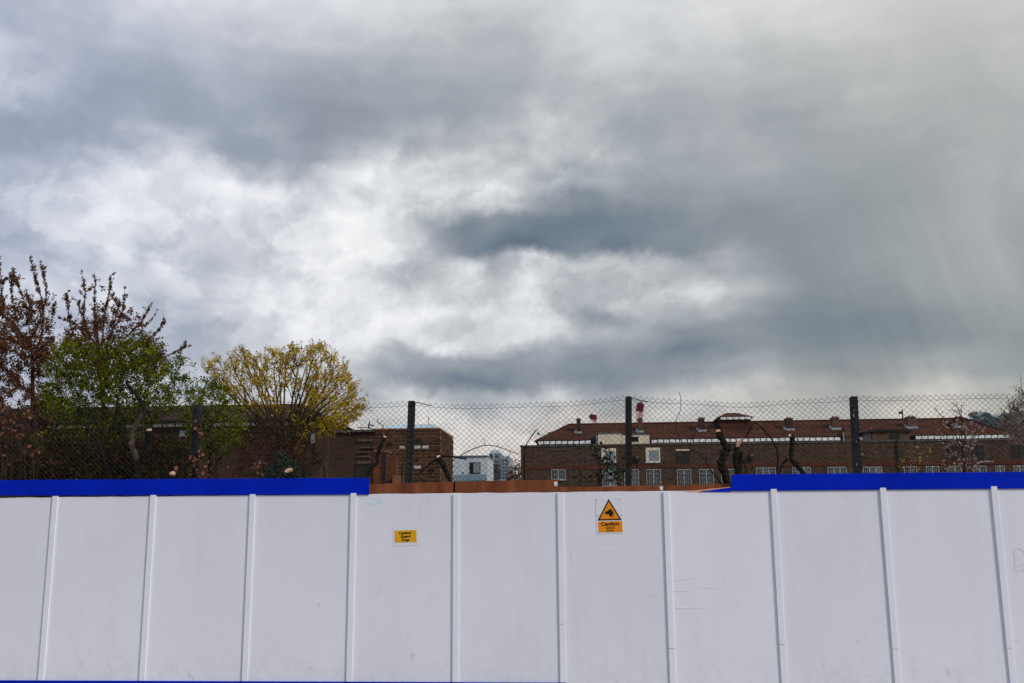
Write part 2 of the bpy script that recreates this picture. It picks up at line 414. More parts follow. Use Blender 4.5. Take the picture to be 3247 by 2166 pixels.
def panel_mat():
    """white painted ply sheet: faint vertical weave, a few grey scuffs that thicken towards the foot"""
    m, t, out = nodes_of('white_board_paint')
    n = t.nodes.new; l = t.links.new
    geo = n('ShaderNodeNewGeometry'); sp = n('ShaderNodeSeparateXYZ'); l(geo.outputs['Position'], sp.inputs[0])
    def nz(scale, st, det=4.0, ro=0.55):
        mp = n('ShaderNodeMapping'); mp.inputs['Scale'].default_value = st; l(geo.outputs['Position'], mp.inputs[0])
        k = n('ShaderNodeTexNoise'); k.inputs['Scale'].default_value = scale; k.inputs['Detail'].default_value = det; k.inputs['Roughness'].default_value = ro
        l(mp.outputs[0], k.inputs['Vector']); return k.outputs['Fac']
    def mr(v, a, b, c, d):
        k = n('ShaderNodeMapRange'); k.interpolation_type = 'SMOOTHSTEP'; l(v, k.inputs['Value'])
        for nm, x in zip(('From Min', 'From Max', 'To Min', 'To Max'), (a, b, c, d)): k.inputs[nm].default_value = x
        return k.outputs[0]
    def mul(a, b):
        k = n('ShaderNodeMath'); k.operation = 'MULTIPLY'; l(a, k.inputs[0]); l(b, k.inputs[1]); return k.outputs[0]
    def mix(f, a, b):
        k = n('ShaderNodeMix'); k.data_type = 'RGBA'; l(f, k.inputs[0])
        for s_, v in ((k.inputs[6], a), (k.inputs[7], b)):
            if hasattr(v, 'is_linked'): l(v, s_)
            else: s_.default_value = (*v, 1)
        return k.outputs[2]
    c0 = mix(mr(nz(1.1, (1, 1, 0.6), 5.0), 0.35, 0.68, 0, 1), (0.765, 0.765, 0.845), (0.81, 0.81, 0.885))
    fine = mr(nz(110, (1.0, 1, 0.5), 2.0), 0.35, 0.65, 0, 1)
    c1 = mix(mul(fine, mr(nz(3, (1, 1, 1)), 0.2, 0.8, 0.35, 0.75)), c0, (0.735, 0.735, 0.81))
    scuff = mul(mr(nz(2.2, (1, 1, 0.9), 6.0, 0.7), 0.56, 0.72, 0, 1), mr(nz(16, (1.5, 1, 0.35), 4.0, 0.65), 0.46, 0.66, 0, 1))
    low = mr(sp.outputs[2], 0.22, 0.95, 1.0, 0.14)
    c1 = mix(mul(mr(nz(5.5, (1.6, 1, 0.10), 4.0, 0.6), 0.50, 0.70, 0, 0.20), mr(nz(0.9, (1, 1, 1), 3.0), 0.42, 0.6, 0.2, 1)), c1, (0.62, 0.62, 0.66))      # rain streaks
    c2 = mix(mul(scuff, low), c1, (0.30, 0.295, 0.28))
    splash = mul(mr(nz(7.0, (1.2, 1, 0.8), 7.0, 0.72), 0.44, 0.64, 0, 1), mr(sp.outputs[2], 0.14, 0.60, 0.17, 0.0))
    c2 = mix(splash, c2, (0.42, 0.41, 0.38))                        # mud thrown up from the pavement
    oi = n('ShaderNodeObjectInfo'); k_ = n('ShaderNodeMapRange'); l(oi.outputs['Random'], k_.inputs['Value'])
    k_.inputs['To Min'].default_value = 0.965; k_.inputs['To Max'].default_value = 1.02
    vs = n('ShaderNodeVectorMath'); vs.operation = 'SCALE'; l(c2, vs.inputs[0]); l(k_.outputs[0], vs.inputs['Scale']); c2 = vs.outputs[0]
    bs = n('ShaderNodeBsdfPrincipled'); l(c2, bs.inputs['Base Color'])
    bs.inputs['Roughness'].default_value = 0.55; bs.inputs['Specular IOR Level'].default_value = 0.3
    bp = n('ShaderNodeBump'); bp.inputs['Strength'].default_value = 0.25; bp.inputs['Distance'].default_value = 0.004
    hb = n('ShaderNodeMath'); hb.operation = 'ADD'; l(nz(1.6, (1, 1, 0.5), 3.0), hb.inputs[0]); l(mul(fine, mr(fine, 0, 1, 0.08, 0.1)), hb.inputs[1])
    l(hb.outputs[0], bp.inputs['Height']); l(bp.outputs[0], bs.inputs['Normal'])
    l(bs.outputs[0], out.inputs[0])
    return m

MT = dict(
    white=panel_mat(),
    batten=mat('white_batten_paint', (0.79, 0.79, 0.87), 0.5, 0.03, 3.0),
    blue=mat('royal_blue_paint', (0.001, 0.018, 0.46), 0.6, 0.16, 2.2, spec=0.04),
    ply=mat('orange_brown_ply', (0.185, 0.058, 0.025), 0.8, 0.42, 3.0, stretch=(2.5, 1, 0.35), spec=0.15),
    ply_edge=mat('lit_torn_ply_edge', (0.75, 0.38, 0.20), 0.9, 0.3, 14),  # torn edge; its lit look is put into the pale colour
    paper=mat('paper_white', (0.66, 0.66, 0.68), 0.8, 0.08, 20),
    laminate=mat('laminate_sheet', (0.74, 0.74, 0.79), 0.22, 0.03, 8, spec=0.5, bump=0.15, bscale=9),
    yellow=mat('sign_yellow', (0.74, 0.37, 0.004), 0.5, 0.06, 12),
    orange=mat('sign_orange', (0.80, 0.26, 0.003), 0.5, 0.06, 12),
    ink=mat('sign_ink_black', (0.008, 0.008, 0.008), 0.5, 0.1, 10),
    ink_brown=mat('sign_ink_faded', (0.030, 0.010, 0.005), 0.6, 0.15, 30),
    pencil=mat('pencil_grey', (0.57, 0.57, 0.61), 0.8, 0.2, 30),
    smear=mat('pale_blue_smear', (0.62, 0.73, 0.82), 0.6, 0.10, 9),
    post=mat('stained_concrete', (0.022, 0.022, 0.023), 0.9, 0.5, 9, bump=0.4),
    chip=mat('chipped_concrete', (0.42, 0.42, 0.40), 0.9, 0.2, 20),
    wire=mat('weathered_wire', (0.014, 0.017, 0.018), 0.6, 0.3, 5, spec=0.3),
    bark=mat('dark_bark', (0.009, 0.007, 0.006), 0.95, 0.45, 9, bump=0.6, second=(0.017, 0.013, 0.009), spec=0.1),
    bark_pale=mat('lichen_bark', (0.03, 0.025, 0.018), 0.95, 0.5, 7, bump=0.6, second=(0.09, 0.074, 0.05), spec=0.1),
    cut=mat('fresh_cut_wood', (0.62, 0.36, 0.23), 0.9, 0.2, 25),
    leaf_bare=mat('faded_bud_brown', (0.21, 0.145, 0.118), transl=0.3, var=0.3, scale=1.6, island=0.5),
    twig_pale=mat('pinkish_twig', (0.17, 0.12, 0.10), 0.95, 0.3, 9, spec=0.1),
    twig=mat('brown_twig', (0.045, 0.026, 0.018), 0.95, 0.3, 9, spec=0.1),
    twig_y=mat('olive_twig', (0.06, 0.045, 0.02), 0.95, 0.3, 9, spec=0.1),
    leaf_green=mat('spring_green_leaf', (0.095, 0.118, 0.008), transl=0.4, var=0.45, scale=1.1, island=0.6, second=(0.155, 0.175, 0.012)),
    leaf_dkgreen=mat('dark_green_leaf', (0.026, 0.030, 0.007), transl=0.25, var=0.4, scale=1.6, island=0.6),  # darker, browner green than the spring leaf
    leaf_brown=mat('bronze_leaf', (0.12, 0.056, 0.030), transl=0.3, var=0.3, scale=1.6, island=0.55, second=(0.15, 0.064, 0.034)),
    leaf_russet=mat('russet_leaf', (0.060, 0.022, 0.012), transl=0.25, var=0.4, scale=2.0, island=0.6),
    leaf_yellow=mat('yellow_blossom', (0.58, 0.345, 0.012), transl=0.4, var=0.3, scale=1.2, island=0.45, second=(0.48, 0.345, 0.03)),
    leaf_holly=mat('holly_leaf', (0.012, 0.024, 0.008), 0.75, 0.4, 4, island=0.5),
    leaf_ivy=mat('ivy_leaf', (0.020, 0.032, 0.010), 0.6, 0.4, 5, rand=0.6),
    leaf_dead=mat('dead_brown_leaf', (0.15, 0.058, 0.029), 0.8, 0.35, 9, rand=0.9),
    petal=mat('pink_white_petal', (0.50, 0.36, 0.33), transl=0.3, var=0.2, scale=3, island=0.4),
    petal_y=mat('yellow_petal', (0.5, 0.40, 0.03), transl=0.3, var=0.2, scale=3, island=0.3),
    brick_far=brick_mat('sooty_stock_brick', (0.076, 0.044, 0.028), (0.046, 0.025, 0.016), (0.085, 0.06, 0.043), var=0.6, scale_noise=2.6),
    brick_left=brick_mat('dark_brown_brick', (0.055, 0.027, 0.015), (0.038, 0.019, 0.011), (0.06, 0.04, 0.028)),
    brick_red=brick_mat('red_band_brick', (0.10, 0.030, 0.015), (0.075, 0.022, 0.012), (0.09, 0.04, 0.03)),
    brick_box=brick_mat('brown_box_brick', (0.12, 0.065, 0.038), (0.085, 0.045, 0.027), (0.12, 0.085, 0.06)),
    terracotta=brick_mat('terracotta_brick', (0.14, 0.042, 0.018), (0.10, 0.032, 0.016), (0.13, 0.06, 0.035)),
    brick=mat('dark_engineering_brick', (0.050, 0.020, 0.011), 0.85, 0.4, 14, rand=0.5, second=(0.066, 0.026, 0.014)),
    hole_light=mat('vent_hole_light', (0.42, 0.40, 0.35), 0.85, 0.25, 20, rand=0.35),  # light showing through the vent holes, put into a pale block colour
    brick_black=mat('black_brick', (0.010, 0.009, 0.009), 0.9, 0.3, 20),
    mortar=mat('ochre_mortar', (0.28, 0.15, 0.065), 0.95, 0.3, 12),
    tile=mat('red_roof_tile', (0.068, 0.024, 0.0145), 0.85, 0.40, 0.9, bump=0.5, bscale=5, stretch=(1, 1, 2.2), spec=0.15, detail=8),
    tile_left=mat('maroon_roof_tile', (0.036, 0.015, 0.012), 0.85, 0.35, 0.9, stretch=(1, 1, 2), spec=0.15, detail=8),
    pot=mat('chimney_pot_clay', (0.22, 0.09, 0.045), 0.85, 0.2, 5),
    lead=mat('lead_flashing', (0.30, 0.33, 0.37), 0.6, 0.2, 3),
    coping=mat('grey_coping', (0.075, 0.075, 0.07), 0.85, 0.3, 2.0),
    white_far=mat('white_render', (0.80, 0.80, 0.79), 0.7, 0.12, 1.5),
    frame=mat('white_window_frame', (0.36, 0.37, 0.37), 0.6, 0.15, 2.0),
    cream=mat('cream_render', (0.66, 0.57, 0.44), 0.8, 0.12, 1.2),
    louvre=mat('dull_louvre', (0.085, 0.062, 0.047), 0.8, 0.35, 1.5),
    black=mat('black_opening', (0.006, 0.006, 0.006), 0.8, 0.3, 3),
    dark_fill=mat('flat_dark_fill', (0.022, 0.019, 0.015), 0.8, 0.4, 2.5),  # flat near-black; in the upper openings it stands for inner shade
    glass=glass_mat('window_glass'),
    pale_glass=glass_mat('pale_glass', (0.20, 0.24, 0.27), 0.15),
    blue_grey=mat('hazed_blue_grey_cladding', (0.20, 0.27, 0.33), 0.6, 0.25, 0.6),  # distance haze is put into this colour as a lighter blue
    grey=mat('grey_concrete', (0.16, 0.16, 0.15), 0.85, 0.3, 0.8),
    pale_block=mat('pale_render', (0.50, 0.55, 0.59), 0.7, 0.10, 0.5),
    polycarb=mat('bluish_roof_sheet', (0.42, 0.55, 0.64), 0.35, 0.2, 2.0, spec=0.5),
    crane_red=mat('crane_red_paint', (0.14, 0.010, 0.028), 0.6, 0.25, 1.0),
    crane_pink=mat('crane_faded_paint', (0.62, 0.38, 0.34), 0.6, 0.25, 0.6),
    lamp=mat('floodlight_black', (0.018, 0.018, 0.018), 0.6, 0.3, 5),
    lamp_glass=mat('floodlight_glass', (0.12, 0.12, 0.12), 0.3, 0.2, 6, spec=0.5),
    pipe=mat('cast_iron_pipe', (0.012, 0.011, 0.010), 0.7, 0.3, 3),
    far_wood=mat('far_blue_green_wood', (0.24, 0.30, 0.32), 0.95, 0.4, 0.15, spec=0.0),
    soil=mat('rough_ground', (0.10, 0.085, 0.06), 0.95, 0.4, 0.5, bump=0.4, bscale=4, spec=0.1),
    asphalt=mat('asphalt', (0.05, 0.05, 0.052), 0.9, 0.25, 9, bump=0.3, bscale=120, spec=0.2),
    slab=mat('concrete_slab', (0.24, 0.235, 0.22), 0.9, 0.18, 4, bump=0.2, bscale=60, rand=0.10),
    kerb=mat('kerb_stone', (0.26, 0.255, 0.24), 0.9, 0.18, 6),
    line=mat('road_paint', (0.7, 0.68, 0.6), 0.8, 0.15, 8),
)
def smooth_path(pts, n=4):
    """Catmull-Rom through points (vectors of any size)"""
    p = [np.array(q, dtype=float) for q in pts]
    if len(p) < 3: return p
    p = [2 * p[0] - p[1]] + p + [2 * p[-1] - p[-2]]
    out = []
    for i in range(1, len(p) - 2):
        for k in range(n):
            t = k / n
            out.append(0.5 * (2 * p[i] + (p[i + 1] - p[i - 1]) * t + (2 * p[i - 1] - 5 * p[i] + 4 * p[i + 1] - p[i + 2]) * t * t
                              + (3 * p[i] - p[i - 1] - 3 * p[i + 1] + p[i + 2]) * t ** 3))
    out.append(p[-2])
    return out
def inside(poly, x, y):
    c = False; n = len(poly)
    for i in range(n):
        x1, y1 = poly[i]; x2, y2 = poly[(i + 1) % n]
        if (y1 > y) != (y2 > y) and x < (x2 - x1) * (y - y1) / (y2 - y1) + x1: c = not c
    return c
# ---------------------------------------------------------------- ground, road and pavement
g = MB(); g.face([(-900, -300, -0.012), (900, -300, -0.012), (900, 2500, -0.012), (-900, 2500, -0.012)])
g.build('ground', MT['soil'], kind='structure')
HY = 11.52                                       # front face of the white boards
r_ = MB(); r_.face([(-120, 0.8, -0.004), (120, 0.8, -0.004), (120, 6.4, -0.004), (-120, 6.4, -0.004)])
r_.build('road', MT['asphalt'], kind='structure')
lm = MB()
for k in range(-9, 10):
    lm.box(k * 6 - 1.5, k * 6 + 1.5, 3.55, 3.65, -0.003, 0.002)
lm.build('lane_marking', MT['line'], kind='structure')
kb = MB()
for k in range(-26, 26):
    kb.box(k * 0.915, k * 0.915 + 0.908, 6.4, 6.53, -0.01, 0.10)
    kb.box(k * 0.915, k * 0.915 + 0.908, 0.67, 0.8, -0.01, 0.10)
kb.build('kerb', MT['kerb'], kind='structure')
pv = MB(); pv.box(-120, 120, 6.535, HY + 0.6, -0.01, 0.10)
PZ = 0.10
pv.build('pavement', MT['slab'], kind='structure')
pv = MB(); pv.box(-120, 120, -3.5, 0.665, -0.01, 0.10)
pv.build('pavement', MT['slab'], kind='structure')
# pavement top is the zero level of the hoarding, 0.1 m over the road
PZ = 0.10
pave = pv.build('pavement', MT['slab'], kind='structure')

# ---------------------------------------------------------------- white hoarding
ZB, ZT = 0.159, 2.275
X0, PITCHX = -6.453, 1.22
BW, BT = 0.068, 0.023
hoard = thing('hoarding', 'long white site hoarding of battened sheets with royal blue capping boards', 'hoarding', (0, HY, PZ))
def zat(px, py, Y=HY): return P(px, py, Y).z
def xat(px, py, Y=HY): return P(px, py, Y).x
for i in range(-2, 12):
    xa = X0 + BW / 2 + i * PITCHX + 0.0015; xb = xa + PITCHX - 0.003
    m = MB()
    # the top edge of each sheet is a little uneven
    n = 7; top = [(xa + (xb - xa) * k / n, ZT + rnd.uniform(-0.004, 0.004)) for k in range(n + 1)]
    m.prism([(xa, PZ + 0.004), (xb, PZ + 0.004)] + top[::-1], HY, HY + 0.018)
    m.build('panel', MT['white'], hoard)
SPLIT = {5: 1979, 6: 2055, 7: 2042, 8: 2056, 9: 2052}
for i in range(-2, 12):
    xa = X0 + i * PITCHX; xb = xa + BW
    tilt = rnd.uniform(-0.003, 0.003)
    capped = i <= 3 or i >= 7
    zt = ZT + (0.012 if capped else -0.006) + rnd.uniform(-0.003, 0.003)
    zlo = PZ + 0.004 if i > 5 else ZB + 0.004
    segs = [(zlo, zt)]
    if i in SPLIT:
        zs = zat(1500, SPLIT[i]); segs = [(zlo, zs - 0.0022), (zs + 0.0022, zt)]
    for k, (za, zb) in enumerate(segs):
        m = MB(); e = 0.003; d = -0.0015 if k == 0 and len(segs) > 1 else 0.0
        f0, f1 = HY - BT - d, HY - 0.001
        # batten with eased front arrises
        prof = [(xa, f1), (xa, f0 + e), (xa + e, f0), (xb - e, f0), (xb, f0 + e), (xb, f1)]
        for q in range(len(prof)):
            a, b = prof[q], prof[(q + 1) % len(prof)]
            m.face([(a[0], a[1], za), (b[0], b[1], za), (b[0], b[1], zb), (a[0], a[1], zb)])
        m.face([(p[0], p[1], zb) for p in prof][::-1]); m.face([(p[0], p[1], za) for p in prof])
        m.build('batten', MT['batten'], hoard)
def capping(pts, y0=HY - 0.018, y1=HY - 0.001, name='capping_board'):
    m = MB(); m.prism([(P(a, b, HY).x, P(a, b, HY).z) for a, b in pts], y0, y1)
    o = m.build(name, MT['blue'], hoard)
    bv = o.modifiers.new('bevel', 'BEVEL'); bv.width = 0.003; bv.segments = 1
    return o
capping([(-420, 1526), (89, 1522.5), (89.4, 1571.5), (-420, 1574)])
capping([(90.6, 1522), (1171, 1515.5), (1171, 1568.5), (91, 1571.5)])
capping([(2324, 1505), (3700, 1492), (3700, 1546), (2900, 1552), (2318, 1557.5), (2318, 1511)])
capping([(2215, 1559.5), (2316.5, 1545.5), (2316.5, 1560)], HY - 0.012, HY - 0.001)
# skirting along the foot, its top edge just in view
sk_ = MB(); sk_.box(X0 - 2.6 * PITCHX, P(1795, 2162, HY).x, HY - 0.020, HY - 0.001, PZ + 0.004, ZB)
sk_.build('skirting_board', MT['blue'], hoard)
# paint-less marks and creases on the boards
def ribbon(pts, w, y=HY - 0.0016, name='scratch', material='pencil'):
    """thin mark lying on the boards; pts in photo pixels"""
    m = MB(); q = [P(a, b, HY) for a, b in pts]
    q = [Vector(v) for v in smooth_path(q, 3)]
    for a, b in zip(q[:-1], q[1:]):
        d = (b - a); d.normalize(); s = Vector((-d.z, 0, d.x)) * (w / 2)
        m.face([(p.x, y, p.z) for p in (a - s, b - s, b + s, a + s)])
    return m.build(name, MT[material], hoard)
ribbon([(3216, 1812), (3217, 1770), (3214, 1748), (3220, 1742), (3234, 1741), (3246, 1752), (3252, 1770), (3244, 1790), (3222, 1797)], 0.006, name='pencil_scribble')
ribbon([(3213, 1818), (3235, 1810), (3270, 1806)], 0.006, name='pencil_scribble')
ribbon([(1009, 1911), (1011, 1927)], 0.008)
ribbon([(1180, 2134), (1184, 2163)], 0.006)
ribbon([(2076, 1892), (2062, 1888)], 0.005)
ribbon([(1808, 1757), (1812, 1785)], 0.004)
def crease(pts, h):
    m = MB(); q = [Vector(v) for v in smooth_path([P(a, b, HY) for a, b in pts], 4)]
    w = 0.010
    for k, (a, b) in enumerate(zip(q[:-1], q[1:])):
        f0, f1 = h * (1 - k / len(q)) + 0.0006, h * (1 - (k + 1) / len(q)) + 0.0006
        A = [(a.x, HY - 0.0005, a.z + w), (a.x, HY - f0, a.z), (a.x, HY - 0.0005, a.z - w * 1.4)]
        B = [(b.x, HY - 0.0005, b.z + w), (b.x, HY - f1, b.z), (b.x, HY - 0.0005, b.z - w * 1.4)]
        m.face([A[0], A[1], B[1], B[0]]); m.face([A[1], A[2], B[2], B[1]])
    m.build('crease', MT['white'], hoard)
crease([(2137, 1838), (2165, 1837), (2200, 1831)], 0.002)
crease([(2138, 1874), (2160, 1874), (2180, 1874)], 0.0025)
crease([(2141, 1927), (2190, 1927), (2235, 1926)], 0.0025)
crease([(2219, 1861), (2250, 1863), (2285, 1865)], 0.0014)
crease([(1890, 1742), (1935, 1741), (1975, 1741)], 0.001)
sm = MB()
cx_, cy_ = 1187, 1590
for (ox, oy, rx, ry) in ((0, 0, 24, 11),):
    sm.prism([(P(cx_ + rx * (1 + rnd.uniform(-.15, .15)) * math.cos(a), cy_ + ry * (1 + rnd.uniform(-.2, .2)) * math.sin(a), HY).x,
               P(cx_, cy_ + ry * (1 + rnd.uniform(-.2, .2)) * math.sin(a), HY).z) for a in [2 * math.pi * k / 22 for k in range(22)]], HY - 0.0015, HY - 0.0002)
sm.build('paint_smear', MT['smear'], hoard, label='pale blue paint smear under the end of the left capping')

# ---------------------------------------------------------------- orange-brown boards standing behind the low part
BY = HY + 0.05
boards = thing('board_screen', 'row of orange brown plywood boards rising behind the uncapped middle of the hoarding', 'board screen', (P(1740, 1560, BY).x, BY, PZ))
def board(tl, tr, br=None, bl=None):
    m = MB()
    top = []
    for k in range(7):
        t = k / 6; top.append(P(tl[0] + (tr[0] - tl[0]) * t, tl[1] + (tr[1] - tl[1]) * t + rnd.uniform(-0.7, 0.7), BY))
    z0 = PZ + 0.01
    if bl is None:
        low = [(top[0].x, z0), (top[-1].x, z0)]
    else:
        low = [(P(*bl, BY).x, P(*bl, BY).z), (P(*br, BY).x, P(*br, BY).z)]
    m.prism(low + [(p.x, p.z) for p in top[::-1]], BY, BY + 0.018)
    return m.build('board', MT['ply'], boards)
board((1130, 1536), (1437, 1528))
b2 = board((1443.5, 1528), (1770, 1520))
b3 = board((1773.5, 1545), (2103, 1538))
b4 = board((2106, 1539), (2318, 1533))
tb = MB(); tb.prism([(P(a, b, HY).x, P(a, b, HY).z) for a, b in ((2165, 1559), (2316.5, 1543.5), (2316.5, 1546.2), (2215, 1560))], HY - 0.004, HY + 0.03)
tb.build('lit_torn_edge', MT['ply_edge'], boards, label='pale splintered lower edge of the last board, lit look painted in')
dk = MB(); dk.box(P(1436, 1540, BY).x, P(1445, 1540, BY).x, BY + 0.02, BY + 0.05, PZ + 0.01, P(1440, 1527, BY).z)
dk.build('gap_dark_strip', MT['pipe'], boards)  # dark strip behind the joint, standing in for the shade of its gap
for b_, (x0, y0, x1, y1) in ((b2, (1756, 1527, 1768, 1542)), (b3, (2091, 1541.5, 2103, 1555.5))):
    a, c = P(x0, y0, BY), P(x1, y1, BY)
    m = MB(); m.prism([(a.x, a.z - 0.004), (c.x, a.z), (c.x - 0.003, c.z), (a.x + 0.008, c.z + 0.006)], BY - 0.003, BY - 0.0008)
    m.build('paper_tag', MT['paper'], b_)

# ---------------------------------------------------------------- the two caution signs
def text_obj(s, name, px, py, width_px, Y, material, parent, bold=0.0, rot=0.0, hscale=1.0):
    cu = bpy.data.curves.new(name, 'FONT'); cu.body = s; cu.align_x = 'CENTER'; cu.align_y = 'CENTER'
    cu.size = 1.0; cu.offset = bold; cu.resolution_u = 3
    t = bpy.data.objects.new(name, cu); C.objects.link(t)
    dg = bpy.context.evaluated_depsgraph_get()
    me = bpy.data.meshes.new_from_object(t.evaluated_get(dg))
    bpy.data.objects.remove(t); bpy.data.curves.remove(cu)
    co = np.zeros(len(me.vertices) * 3); me.vertices.foreach_get('co', co); co = co.reshape(-1, 3)
    w = co[:, 0].max() - co[:, 0].min()
    k = (P(px + width_px / 2, py, Y) - P(px - width_px / 2, py, Y)).length / w
    co[:, 0] -= (co[:, 0].max() + co[:, 0].min()) / 2
    co[:, 1] -= (co[:, 1].max() + co[:, 1].min()) / 2
    co = co * k; co[:, 1] *= hscale
    c, s_ = math.cos(rot), math.sin(rot)
    new = np.stack([co[:, 0] * c - co[:, 1] * s_, np.zeros(len(co)), co[:, 0] * s_ + co[:, 1] * c], -1)
    me.vertices.foreach_set('co', new.ravel()); me.materials.clear(); me.materials.append(material); me.update()
    o = bpy.data.objects.new(name, me); C.objects.link(o)
    p = P(px, py, Y); o.parent = parent; o.location = p - WORG[parent.name]; WORG[o.name] = p
    return o
def plate(pts, y0, y1, name, material, parent):
    m = MB(); m.prism([(P(a, b, HY).x, P(a, b, HY).z) for a, b in pts], y0, y1)
    return m.build(name, MT[material], parent)
c_ = P(1287, 1731, HY)
s1 = thing('caution_sign', 'small yellow printed guard dog notice in a clear sleeve, words only', 'sign', (c_.x, HY, c_.z), 'guard dog notices')
plate([(1246, 1675.5), (1328, 1673), (1328.5, 1729), (1247.5, 1732)], HY - 0.003, HY - 0.0005, 'plastic_sleeve', 'laminate', s1)
plate([(1251.2, 1683), (1320.5, 1680.6), (1321.4, 1719), (1251.6, 1721)], HY - 0.0045, HY - 0.0031, 'printed_sheet', 'yellow', s1)
RT_ = 0.03
for w_, x_, y_, wd in (('Caution', 1284.5, 1689.7, 39), ('Guard', 1285.6, 1701, 31), ('Dogs', 1285.8, 1713, 24)):
    text_obj(w_, 'lettering', x_, y_, wd, HY - 0.0052, MT['ink_brown'], s1, 0.05, RT_, 0.92)
c_ = P(1933, 1693, HY)
s2 = thing('caution_sign', 'taller white sign with orange dog head warning triangle and orange caution panel', 'sign', (c_.x, HY, c_.z), 'guard dog notices')
bk = plate([(1887.7, 1580), (1972.5, 1577), (1976.5, 1690.5), (1892.5, 1694)], HY - 0.004, HY - 0.0008, 'backing_plate', 'laminate', s2)
plate([(1896, 1654.3), (1972, 1651.4), (1974.4, 1686.8), (1898.3, 1688.9)], HY - 0.0055, HY - 0.0041, 'caution_panel', 'orange', s2)
tri = [(1929.9, 1581.8), (1971.5, 1649), (1894.5, 1651)]
plate(tri, HY - 0.0055, HY - 0.0041, 'triangle_border', 'ink', s2)
gx, gy = sum(a for a, b in tri) / 3, sum(b for a, b in tri) / 3
plate([(gx + (a - gx) * 0.80, gy + (b - gy) * 0.80) for a, b in tri], HY - 0.0065, HY - 0.0056, 'triangle_field', 'orange', s2)
k_ = 150 / 1568.0
dog = [(583, 690), (600, 672), (640, 660), (688, 628), (735, 600), (762, 562), (785, 572), (818, 548), (828, 600), (855, 635), (895, 668), (880, 712),
       (850, 770), (815, 832), (785, 828), (762, 785), (738, 748), (700, 738), (650, 748), (622, 728), (640, 712), (590, 708)]
plate([(1860 + a * k_, 1560 + b * k_) for a, b in dog], HY - 0.0072, HY - 0.0066, 'dog_head', 'ink', s2)
for q in ([(905, 700), (932, 714), (842, 856), (822, 842), (832, 834), (915, 716)], [(855, 760), (866, 768), (850, 795), (840, 785)]):
    plate([(1860 + a * k_, 1560 + b * k_) for a, b in q], HY - 0.0072, HY - 0.0066, 'dog_collar', 'ink', s2)
for w_, x_, y_, wd, hs in (('Caution', 1933.8, 1660.8, 58, 0.9), ('Guard', 1934, 1672.5, 29, 1.0), ('dogs', 1934.6, 1682.8, 23, 0.95)):
    text_obj(w_, 'lettering', x_, y_, wd, HY - 0.0062, MT['ink_brown'], s2, 0.04 if w_ == 'Caution' else 0.02, RT_, hs)
for a, b in ((1892.5, 1585), (1964.5, 1583), (1895.5, 1635), (1971, 1633), (1898, 1687.5), (1973, 1685)):
    m = MB(); p = P(a, b, HY); m.tube([(p.x, HY - 0.008, p.z), (p.x, HY - 0.0035, p.z)], 0.0065, 8)
    m.build('screw', MT['lead'], s2)

# ---------------------------------------------------------------- chain-link fence on concrete posts
FY = 13.6
fence = thing('chain_link_fence', 'chain link fence on dark concrete posts showing over the hoarding', 'fence', (P(1640, 1500, FY).x, FY, 0))
for px, py, wpx, lean in ((625, 1284, 24, 0), (1306, 1272, 21, -8), (1993, 1258, 20, 0), (2706, 1258, 21, 14), (-70, 1290, 22, 0), (3395, 1250, 22, 0)):
    t = P(px, py, FY); b = P(px + lean * 1.0, 1520, FY)
    w = wpx / 228.0 / 2
    dxm = (b.x - t.x) / (t.z - b.z)
    bx = t.x + dxm * t.z
    m = MB(); rings = []
    for z in (0.0, t.z * 0.6, t.z - 0.02, t.z):
        x = t.x + dxm * (t.z - z); ww = w if z < t.z - 0.001 else w * 0.82
        rings.append([(x - ww, FY - w, z), (x + ww, FY - w, z), (x + ww, FY + w, z), (x - ww, FY + w, z)])
    for r0, r1 in zip(rings[:-1], rings[1:]):
        for k in range(4): m.face([r0[k], r0[(k + 1) % 4], r1[(k + 1) % 4], r1[k]])
    m.face(rings[-1]); m.face(rings[0][::-1])
    o = m.build('post', MT['post'], fence)
    if px == 2706:
        for (a, q, h) in ((2707, 1317, 16), (2709, 1300, 9), (2713, 1352, 5), (2715, 1400, 6), (2716, 1474, 11)):
            ch = MB(); c = P(a, q, FY - w); hh = h / 228.0 / 2; e = rnd.uniform(.003, .006)
            ch.prism([(c.x - e, c.z + hh), (c.x + e * .8, c.z + hh * 0.6), (c.x + e * 1.2, c.z - hh * .2), (c.x + e * .2, c.z - hh), (c.x - e * .7, c.z - hh * 0.4)], FY - w - 0.003, FY - w + 0.002)
            ch.build('chipped_spot', MT['chip'], o)
TOPS = [(-150, 1292), (-70, 1290), (250, 1302), (625, 1292), (900, 1300), (1165, 1282), (1290, 1275), (1330, 1276), (1369, 1281), (1450, 1284), (1640, 1282), (1708, 1278), (1810, 1275), (1900, 1268), (1970, 1258),
        (2008, 1258), (2085, 1265), (2200, 1272), (2300, 1278), (2365, 1279), (2450, 1274), (2525, 1269), (2600, 1265), (2680, 1258), (2717, 1257), (2790, 1261), (2900, 1257), (3000, 1254), (3150, 1253), (3247, 1252), (3400, 1250), (3500, 1250)]
_tx = np.array([P(a, b, FY).x for a, b in TOPS]); _tz = np.array([P(a, b, FY).z for a, b in TOPS])
WW, HH = 0.0795, 0.074
m = MB(); xs = _tx[0]; k = 0
nrow = 94
